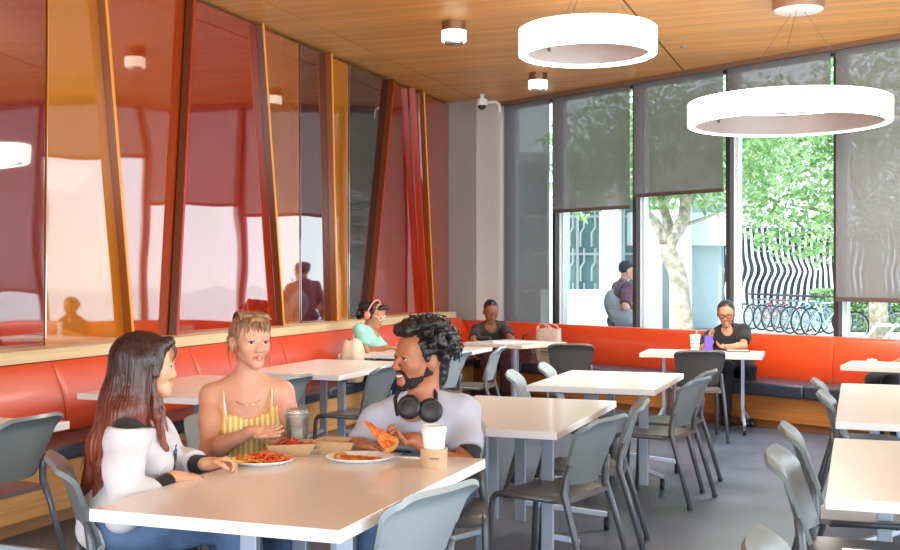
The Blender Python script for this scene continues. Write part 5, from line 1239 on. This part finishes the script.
bag_mesh(.26, .16, .24, 3, .3).build('bag_body', mat('bag_brown', srgb(120, 70, 62), .55, col2=srgb(70, 40, 50), vscale=22), r, smooth=True, auto=60)
m = MB(); m.tube([(-.07, 0, .21), (-.06, 0, .30), (0, 0, .33), (.06, 0, .30), (.07, 0, .21)], .009, 6); m.build('handle', mat('bag_strap', srgb(70, 44, 40), .5), r, smooth=True)
p = at(353, 0, 10.6); r = empty('backpack', (p.x, p.y, .475), R(-70), 'pale beige backpack leaning on the banquette beside the mint green top', 'bag')
m = MB()
def f(u, v):
    a = 2*pi*u; c, s_ = math.cos(a), math.sin(a); b_ = math.sin(pi*min(1, .14+v*.84))**.32; q_ = (abs(c)**3+abs(s_)**3)**(-1/3)
    return (c*q_*.18*b_*(1+.05*math.sin(5*a)), s_*q_*.12*b_, .40*v+.012*math.sin(3*a)*v)
bm_ = mat('backpack_beige', srgb(226, 206, 184), .8, var=.12, vscale=9, bump=.2, bscale=120); m.sheet(f, 36, 18); m.build('bag_body', bm_, r, smooth=True)
m = MB(); m.sheet(lambda u, v: ((u-.5)*.24, -.13-.03*math.sin(pi*u)*math.sin(pi*v), .06+.2*v), 14, 10, .02); m.build('front_pocket', bm_, r, smooth=True)
m = MB()
for sx in (-.08, .08): m.tube([(sx, .11, .35), (sx*1.2, .16, .25), (sx, .11, .1)], .016, 8, flat=.4)
m.tube([(-.05, 0, .37), (0, 0, .44), (.05, 0, .37)], .010, 8); m.build('strap', mat('strap_tan', srgb(190, 160, 130), .8), r, smooth=True)
paperb = mat('paper_blue', srgb(196, 214, 234), .6, col2=srgb(236, 240, 246), vscale=9)
for (px, D, w_, d_, rz, lab) in ((507, 12.35, .30, .42, 20, 'large pale blue paper sheet on the corner table'), (530, 12.3, .30, .22, -10, 'smaller blue white paper at the right side of the corner table')):
    p = at(px, 0, D); m = MB(); m.box((0, 0, .002), (w_, d_, .004)); m.box((0, 0, .0045), (w_*.8, d_*.8, .001), mi=1); o = m.build('paper_sheet', [paperw, paperb], loc=(p.x, p.y, TH)); o.rotation_euler = (0, 0, R(rz)); tag(o, lab, 'paper')
p = at(474, 0, 12.75); m = MB(); m.box((0, 0, .02), (.16, .10, .04)); o = m.build('pencil_case', mat('case_black', srgb(26, 26, 34), .6), bevel=.012, loc=(p.x+.12, p.y-.0, TH)); tag(o, 'black pencil case beside the hand of the woman in the corner', 'case')
# open laptop on the third banquette table, only the back of its pale lid shows over the curls
p = at(447, 351.5, 10.75); r = empty('laptop', (p.x, p.y, TH), R(100), 'pale laptop with its lid up behind the curly black hair', 'laptop')
lapm = mat('laptop_pale', srgb(232, 232, 230), .4, .1); m = MB(); m.box((0, 0, .009), (.31, .21, .016)); m.build('base', lapm, r, bevel=.004)
m = MB(); m.bar((0, .105, .018), (0, .16, .21), .31, .008, upv=(0, -1, 0)); m.build('screen_lid', lapm, r, bevel=.003)

# ================================================================== OUTSIDE
grd = mat('paving_light', srgb(214, 210, 200), .8, var=.08, vscale=.6)
gpoly = [(-30, wp(-28).y+0.1), (c0.x, c0.y+.25), (wp(20).x, wp(20).y+.25), (70, 0), (70, 100), (-60, 100), (-60, 30)]
m = MB(); m.add([(-80, -20, -.03), (90, -20, -.03), (90, 120, -.03), (-80, 120, -.03)], [(0, 1, 2, 3)]); struct(m.build('ground', grd))
# person walking past
hd = at(627, 270.5, 14.7); q = at(622, 0, 14.7)
ow = Human('person outside walking past the window in a dark cap, carrying a grey backpack', (q.x, q.y), camdir(.96, .2), hd, camdir(.97, .15), hip_z=.84, fem=False, pitch=-4, skin=sk_fair, lip=lip_p, h=.010, detail=False,
    knees={'R': (.09, .16, .45), 'L': (-.09, -.02, .45)}, ankles={'R': (.09, .22, .085), 'L': (-.09, -.28, .11)},
    hands={'R': (at(629, 302, 14.55), camdir(.6, -.3, -.8), camdir(-.5, -.5), (.5, .5, .5, .5, .3)), 'L': (at(633, 306, 14.9), camdir(.6, .2, -.8), camdir(-.5, .5), (.4, .4, .4, .4, .2))})
ow.build(); ow.shirt('maroon_shirt', mat('maroon_shirt', srgb(112, 74, 84), .85, var=.15, vscale=12), grow=.02, sleeve=.9, neck=.08, hem=-.10, wr=.004, bump_sc=16)
ow.pants(denim_dk, .018); ow.shoes(shoe_w)
s = ow; hp = s.hp
sdf_obj('hair', [el(hp(0, -.022, .03), (.080, .098, .085), s.HM, .03)], dkbrown, s.o, .010, 0, [rc(hp(0, .105, .0), hp(0, .10, -.12), .066, .08, .01)], [lambda X, Y, Z, s=ow: -.05-s.hl(X, Y, Z)[2]])
capm_ = mat('cap_navy', srgb(44, 46, 60), .8); cpo = empty('cap', (ow.o.location.x, ow.o.location.y, 0), ow.yaw, 'dark baseball cap on the head of the person outside', 'cap')
sdf_obj('crown', [el(hp(0, -.012, .052), (.086, .106, .080), s.HM, .02)], capm_, cpo, .009, 0, (), [lambda X, Y, Z, s=ow: .042-s.hl(X, Y, Z)[2]])
m = MB(); m.sheet(lambda u, v: tuple(hp((u-.5)*.145*(1-.25*v*v), .07+.10*v-.05*(2*u-1)**2*v, .048-.018*v-.012*(2*u-1)**2)), 12, 8, .006); m.build('brim', capm_, cpo, smooth=True)
p = at(616, 313.5, 14.45); gb = mat('backpack_grey', srgb(138, 140, 148), .8, var=.15, vscale=10); r = empty('backpack', (p.x, p.y, p.z-.22), YAW, 'grey backpack slung low at the back of the person outside', 'bag')
def f2(u, v):
    a = 2*pi*u; c, s_ = math.cos(a), math.sin(a); b_ = math.sin(pi*min(1, .10+v*.90))**.5; q_ = (abs(c)**3+abs(s_)**3)**(-1/3)
    return (c*q_*.20*b_+.16*(v-.5)*-1+.05, s_*q_*.13*b_, .48*v+.06*math.cos(a)*-1)
m = MB(); m.sheet(f2, 36, 18); m.build('bag_body', gb, r, smooth=True)
m = MB(); m.sheet(lambda u, v: ((u-.5)*.26+.05-.10*(v-.5), -.14-.03*math.sin(pi*u)*math.sin(pi*v), .07+.2*v), 14, 10, .02); m.build('front_pocket', gb, r, smooth=True)
m = MB(); m.tube([(0, .08, .44), (.10, .06, .62), (.18, .05, .70)], .02, 8, flat=.4); m.tube([(.18, .0, .10), (.26, .02, .3), (.22, .04, .5)], .018, 8, flat=.4); m.build('strap', gb, r, smooth=True)

# pale building with columns across the path
wht = mat('building_white', srgb(216, 220, 218), .8, var=.05, vscale=.8); teal = mat('building_teal_glass', srgb(132, 168, 170), .15, spec=.8, var=.15, vscale=.7); shd = mat('building_grey', srgb(176, 188, 190), .8, var=.06, vscale=.5)
bo = at(640, 0, 30); bx_ = Vector((cR[0], cR[1], 0)); by_ = Vector((cF[0], cF[1], 0))
r = empty('building', (bo.x, bo.y, 0), YAW, 'pale building with round white columns and teal glass beyond the path', 'building')
m = MB(); m.box((-1.2, 3.2, 2.4), (8.4, .3, 4.8)); m.build('glass_wall', teal, r)
m = MB(); m.box((-1.9, 2.8, 5.4), (9.4, 6.0, 1.3)); m.build('roof_band', wht, r)
m = MB(); m.box((1.3, 1.3, 2.2), (2.3, .4, 4.4)); m.build('wall_slab', shd, r)
m = MB(); m.box((1.2, 1.0, 2.75), (2.7, .5, .9)); m.build('canopy_band', wht, r)
for cx_ in (-2.15, -.75, .35, 1.15):
    m = MB(); m.tube([(cx_, 0.3, 0), (cx_, .3, 4.8)], .30, 24); m.build('column', wht, r, smooth=True, auto=40)
m = MB()
for cx_ in (-1.75, -1.35, -.25, .0): m.box((cx_, 2.9, 2.4), (.07, .2, 4.8))
for z in (1.0, 2.1, 3.2): m.box((-1.2, 2.9, z), (3.4, .1, .07))
m.build('glazing_bar', wht, r)
for k in range(5):
    m = MB()
    for j in range(4): z = .3+j*1.0; m.tube([(-1.95+k*.32, 2.4, z), (-1.95+k*.32, 2.4, z+.4), (-1.85+k*.32, 2.4, z+.55), (-1.85+k*.32, 2.4, z+.95)], .03, 6)
    m.build('steel_rod', wht, r, smooth=True)
m = MB(); m.box((-1.6, -.6, .55), (2.2, .3, 1.1)); m.build('low_wall', wht, r)
# fence of wavy white slats with dark gaps
fo = at(790, 0, 45); r = empty('slat_fence', (fo.x, fo.y, 0), YAW-R(4), 'tall fence of wavy white slats behind the bicycles', 'fence')
m = MB(); m.box((.4, .16, 1.75), (9.0, .06, 3.3)); m.build('back_panel', mat('fence_dark', srgb(24, 32, 46), .7), r)
m = MB()
for k in range(36):
    x0 = -4.0+k*.245; pts = []
    for j in range(25):
        z = .12+3.3*j/24; wav = .30*(1/(1+math.exp(-(z-1.15-.02*k)*7))-1/(1+math.exp(-(z-2.2+.025*k)*7)))*(1-.35*math.sin(k*.25)); pts.append((x0+wav+.05*math.sin(z*2+k*.3), 0, z))
    for a, b_ in zip(pts[:-1], pts[1:]):
        m.add([(a[0]-.048, 0, a[2]), (a[0]+.048, 0, a[2]), (b_[0]+.048, 0, b_[2]), (b_[0]-.048, 0, b_[2]), (a[0]-.048, .03, a[2]), (a[0]+.048, .03, a[2]), (b_[0]+.048, .03, b_[2]), (b_[0]-.048, .03, b_[2])], [(0, 1, 2, 3), (1, 5, 6, 2), (4, 0, 3, 7), (5, 4, 7, 6)])
m.build('slat_screen', mat('fence_white', srgb(232, 236, 238), .6), r)
# trees
bark = mat('bark_pale', srgb(186, 172, 150), .85, col2=srgb(140, 126, 108), vscale=9, bump=.6, bscale=22); leafm = mat('leaf_green', srgb(150, 182, 120), .6, col2=srgb(112, 158, 92), vscale=2.5); leafy = mat('leaf_pale', srgb(196, 212, 156), .6, col2=srgb(146, 180, 118), vscale=2.5)
for lm_ in (leafm, leafy):
    t = lm_.node_tree; b = t.nodes['Principled BSDF']; tl = t.nodes.new('ShaderNodeBsdfTranslucent'); mxs = t.nodes.new('ShaderNodeMixShader'); mxs.inputs[0].default_value = .45
    src = b.inputs['Base Color'].links[0].from_socket; t.links.new(src, tl.inputs[0]); t.links.new(b.outputs[0], mxs.inputs[1]); t.links.new(tl.outputs[0], mxs.inputs[2]); t.links.new(mxs.outputs[0], t.nodes['Material Output'].inputs[0])
def leaves(m, clusters, n, sz):
    tot = sum(c[3]*c[4]*c[5] for c in clusters)
    for c in clusters:
        for i in range(int(n*c[3]*c[4]*c[5]/tot)):
            v = Vector((random.gauss(0, 1), random.gauss(0, 1), random.gauss(0, 1))).normalized()*random.random()**.45
            p = Vector((c[0]+v.x*c[3], c[1]+v.y*c[4], c[2]+v.z*c[5])); a = Vector((random.uniform(-1, 1), random.uniform(-1, 1), random.uniform(-1, .3))).normalized(); b_ = a.orthogonal().normalized(); b_ = (b_*math.cos(i)+a.cross(b_)*math.sin(i)); L_ = sz*random.uniform(.7, 1.3)
            m.add([p, p+a*L_*.5+b_*L_*.22, p+a*L_, p+a*L_*.5-b_*L_*.22], [(0, 1, 2, 3)], random.randint(0, 1))
DT = 19.5
def T(px, py, dd=0): return at(px, py, DT+dd)
t0 = T(684, 362); r = empty('tree', (t0.x, t0.y, 0), 0, 'tree with a pale forked trunk right outside the third window', 'tree'); o_ = Vector((t0.x, t0.y, 0))
def tube_w(m, pts, rads, seg=10): m.tube([p-o_ for p in pts], rads, seg)
m = MB(); tube_w(m, [Vector((t0.x, t0.y, -.03)), T(684, 330), T(682, 300), T(679, 278), T(674, 264), T(668, 252), T(667, 244)], [.20, .165, .15, .15, .16, .15, .14], 14)
tube_w(m, [T(668, 250), T(671, 240), T(678, 230), T(684, 218), T(686, 200), T(690, 170), T(700, 130)], [.13, .12, .115, .11, .10, .08, .05])
tube_w(m, [T(667, 248), T(661, 232), T(655, 222), T(648, 214), T(640, 196), T(630, 170)], [.10, .09, .08, .07, .06, .03]); tube_w(m, [T(672, 238, .3), T(668, 220, .5), T(662, 205, .6), T(655, 180, .8), T(650, 140, 1)], [.09, .08, .075, .06, .03]); tube_w(m, [T(682, 226), T(694, 222), T(708, 217), T(722, 211), T(745, 200)], [.04, .032, .028, .022, .01], 8)
m.build('trunk', bark, r, smooth=True)
m = MB(); cl = []
for (px, py, dd, rx, rz_) in ((690, 185, 0, 1.0, .45), (655, 195, .5, .8, .3), (720, 190, .5, .8, .40), (610, 150, 1, 1.3, 1.0), (680, 130, 0, 1.6, 1.2), (750, 140, .5, 1.2, 1.0), (580, 180, 1, .6, .7)):
    p = T(px, py, dd)-o_; cl.append((p.x, p.y, p.z, rx, rx, rz_))
leaves(m, cl, 6500, .16); m.build('foliage', [leafm, leafy], r)
DT = 24
t0 = T(880, 350); r = empty('tree', (t0.x, t0.y, 0), 0, 'leafy tree filling the bright window above the wavy fence', 'tree'); o_ = Vector((t0.x, t0.y, 0))
m = MB(); tube_w(m, [Vector((t0.x, t0.y, -.03)), T(878, 300), T(872, 250), T(862, 200), T(845, 150)], [.22, .19, .17, .14, .08], 12); tube_w(m, [T(872, 250), T(850, 225), T(820, 210), T(790, 205)], [.10, .08, .05, .02]); m.build('trunk', bark, r, smooth=True)
m = MB(); cl = []
for (px, py, dd, rx, rz_) in ((760, 190, 0, 1.0, 1.0), (800, 165, 0, 1.2, 1.0), (825, 215, -.5, .9, .9), (790, 235, 0, 1.0, .6), (745, 150, .5, 1.0, 1.0), (810, 120, 0, 1.5, .9), (870, 170, 0, 1.5, 1.4), (870, 90, 0, 1.6, 1.2), (770, 110, 0, 1.2, .8), (760, 215, 0, .6, .6), (820, 250, 0, .6, .4), (900, 225, 0, 1.2, 1.0)):
    p = T(px, py, dd)-o_; cl.append((p.x, p.y, p.z, rx, rx, rz_))
leaves(m, cl, 6500, .20); m.build('foliage', [leafm, leafy], r)
# clipped hedge
def hedge(pa, pb, D1, D2, w_, h_, lab):
    a = at(pa, 0, D1); b_ = at(pb, 0, D2); c = (a+b_)/2; L_ = (Vector((b_.x-a.x, b_.y-a.y, 0))).length; ang = math.atan2(b_.y-a.y, b_.x-a.x)
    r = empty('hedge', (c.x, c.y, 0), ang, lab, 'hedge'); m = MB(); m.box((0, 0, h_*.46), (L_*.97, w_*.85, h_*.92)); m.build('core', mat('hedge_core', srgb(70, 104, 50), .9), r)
    m = MB()
    for i in range(2600):
        f_ = random.randint(0, 2); x, y, z = random.uniform(-.5, .5)*L_, random.uniform(-.5, .5)*w_, random.uniform(0, 1)*h_
        if f_ == 0: z = h_*random.uniform(.94, 1.03)
        elif f_ == 1: y = -w_*.5*random.uniform(.9, 1.05)
        else: y = w_*.5*random.uniform(.9, 1.05)
        p = Vector((x, y, z)); q_ = Vector((random.uniform(-1, 1), random.uniform(-1, 1), random.uniform(-.2, 1))).normalized(); b2 = q_.orthogonal().normalized(); L2 = .13
        m.add([p, p+q_*L2*.5+b2*L2*.25, p+q_*L2, p+q_*L2*.5-b2*L2*.25], [(0, 1, 2, 3)], random.randint(0, 1))
    m.build('foliage', [leafm, leafy], r)
hedge(815, 842, 36, 36, 1.0, .95, 'clipped green hedge behind the parked bicycles at the bright window'); hedge(838, 925, 30, 30, 1.0, .95, 'green hedge seen under the long shade at the right edge')
# white slatted bench outside
p = at(893, 345, 20); r = empty('slatted_bench', (p.x, p.y, 0), YAW-R(30), 'white slanted slats of an outdoor bench at the right edge', 'bench')
for k in range(5):
    m = MB(); m.bar((-.7+.32*k, .0, .02), (-.25+.32*k, .0, .62), .10, .04); m.build('slat', wht, r)
m = MB(); m.bar((-.3, .03, .58), (1.2, .03, .58), .05, .05); m.build('rail', wht, r)
# bicycles
tyre = mat('tyre_black', srgb(38, 40, 44), .7); rimm = mat('rim_silver', srgb(190, 196, 200), .35, .6)
bike_cols = [mat('bike_white', srgb(230, 234, 236), .4), mat('bike_blue', srgb(120, 160, 190), .4), mat('bike_grey', srgb(120, 126, 134), .4), mat('bike_teal', srgb(90, 150, 150), .4), mat('bike_red', srgb(196, 70, 66), .4)]
def bike(loc, rz, c, label):
    r = empty('bicycle', loc, rz, label, 'bicycle', 'parked bicycles beyond the windows'); W = .335
    for x in (-.52, .52):
        m = MB(); m.tube([(x+W*math.cos(a), 0, W+.015+W*math.sin(a)) for a in [2*pi*i/28 for i in range(28)]], .022, 8, close=True); wl = m.build('wheel', tyre, r, smooth=True)
        m = MB(); m.tube([(x+.305*math.cos(a), 0, W+.015+.305*math.sin(a)) for a in [2*pi*i/28 for i in range(28)]], .013, 6, close=True)
        for k in range(14): a = 2*pi*k/14; m.tube([(x, 0, W+.015), (x+.30*math.cos(a), 0, W+.015+.30*math.sin(a))], .003, 4)
        m.tube([(x, -.05, W+.015), (x, .05, W+.015)], .02, 8); m.build('rim', rimm, wl)
    m = MB(); bb = (-.08, 0, .30); st = (-.22, 0, .80); hd_ = (.36, 0, .82); hb = (.39, 0, .70)
    for a, b_ in ((bb, st), (st, hd_), (bb, hb), (hd_, hb)): m.tube([a, b_], .020, 8)
    for sy in (-.05, .05):
        m.tube([bb, (-.52, sy, .35)], .012, 6); m.tube([(st[0]+.02, 0, .74), (-.52, sy, .35)], .012, 6); m.tube([hb, (.44, sy, .62), (.52, sy, .35)], .014, 6)
    m.build('frame', c, r, smooth=True)
    m = MB(); m.tube([(.35, 0, .82), (.34, 0, .95)], .015, 8); m.tube([(.27, -.22, .98), (.34, -.17, .96), (.36, 0, .95), (.34, .17, .96), (.27, .22, .98)], .013, 8); m.build('handlebar', mat('bar_black', srgb(50, 52, 56), .5), r, smooth=True)
    m = MB(); m.sheet(lambda u, v: (-.36+.27*v, (u-.5)*.15*(1-.7*v), .93+.015*math.cos((u-.5)*3)), 8, 8, .04); m.tube([st, (-.235, 0, .90)], .014, 8); m.build('saddle', mat('saddle_black', srgb(40, 40, 44), .6), r, smooth=True)
    m = MB(); m.lathe([(.09, -.006), (.09, .006), (.0, .006)], c=(-.08, -.05, .30), seg=20, M=Matrix.Rotation(R(90), 3, 'X')); m.tube([(-.08, -.08, .30), (-.02, -.08, .16)], .010, 6); m.tube([(-.08, .08, .30), (-.14, .08, .44)], .010, 6); m.build('crank', rimm, r, smooth=True, auto=40)
lab = ['leftmost bicycle of the row, seen end on', 'second bicycle from the left in the row outside', 'third bicycle from the left in the row outside', 'grey bicycle in the middle of the row outside', 'teal bicycle right of the middle of the row', 'white bicycle tilted in the right half of the row', 'blue bicycle near the right end of the row outside', 'rightmost bicycle of the row before the window frame', 'bicycle below the long shade at the right edge of the photo']
bx0 = [(757, 31.6), (766, 31.0), (775, 30.4), (785, 29.8), (794, 29.2), (805, 28.6), (815, 28.0), (827, 27.4), (876, 24.6)]
for i, (px, D) in enumerate(bx0):
    p = at(px, 0, D); bike((p.x, p.y, -.01), YAW+R([34, 31, 33, 30, 32, 28, 31, 27, 14][i]), bike_cols[[2, 1, 4, 2, 3, 0, 1, 0, 2][i]], lab[i])
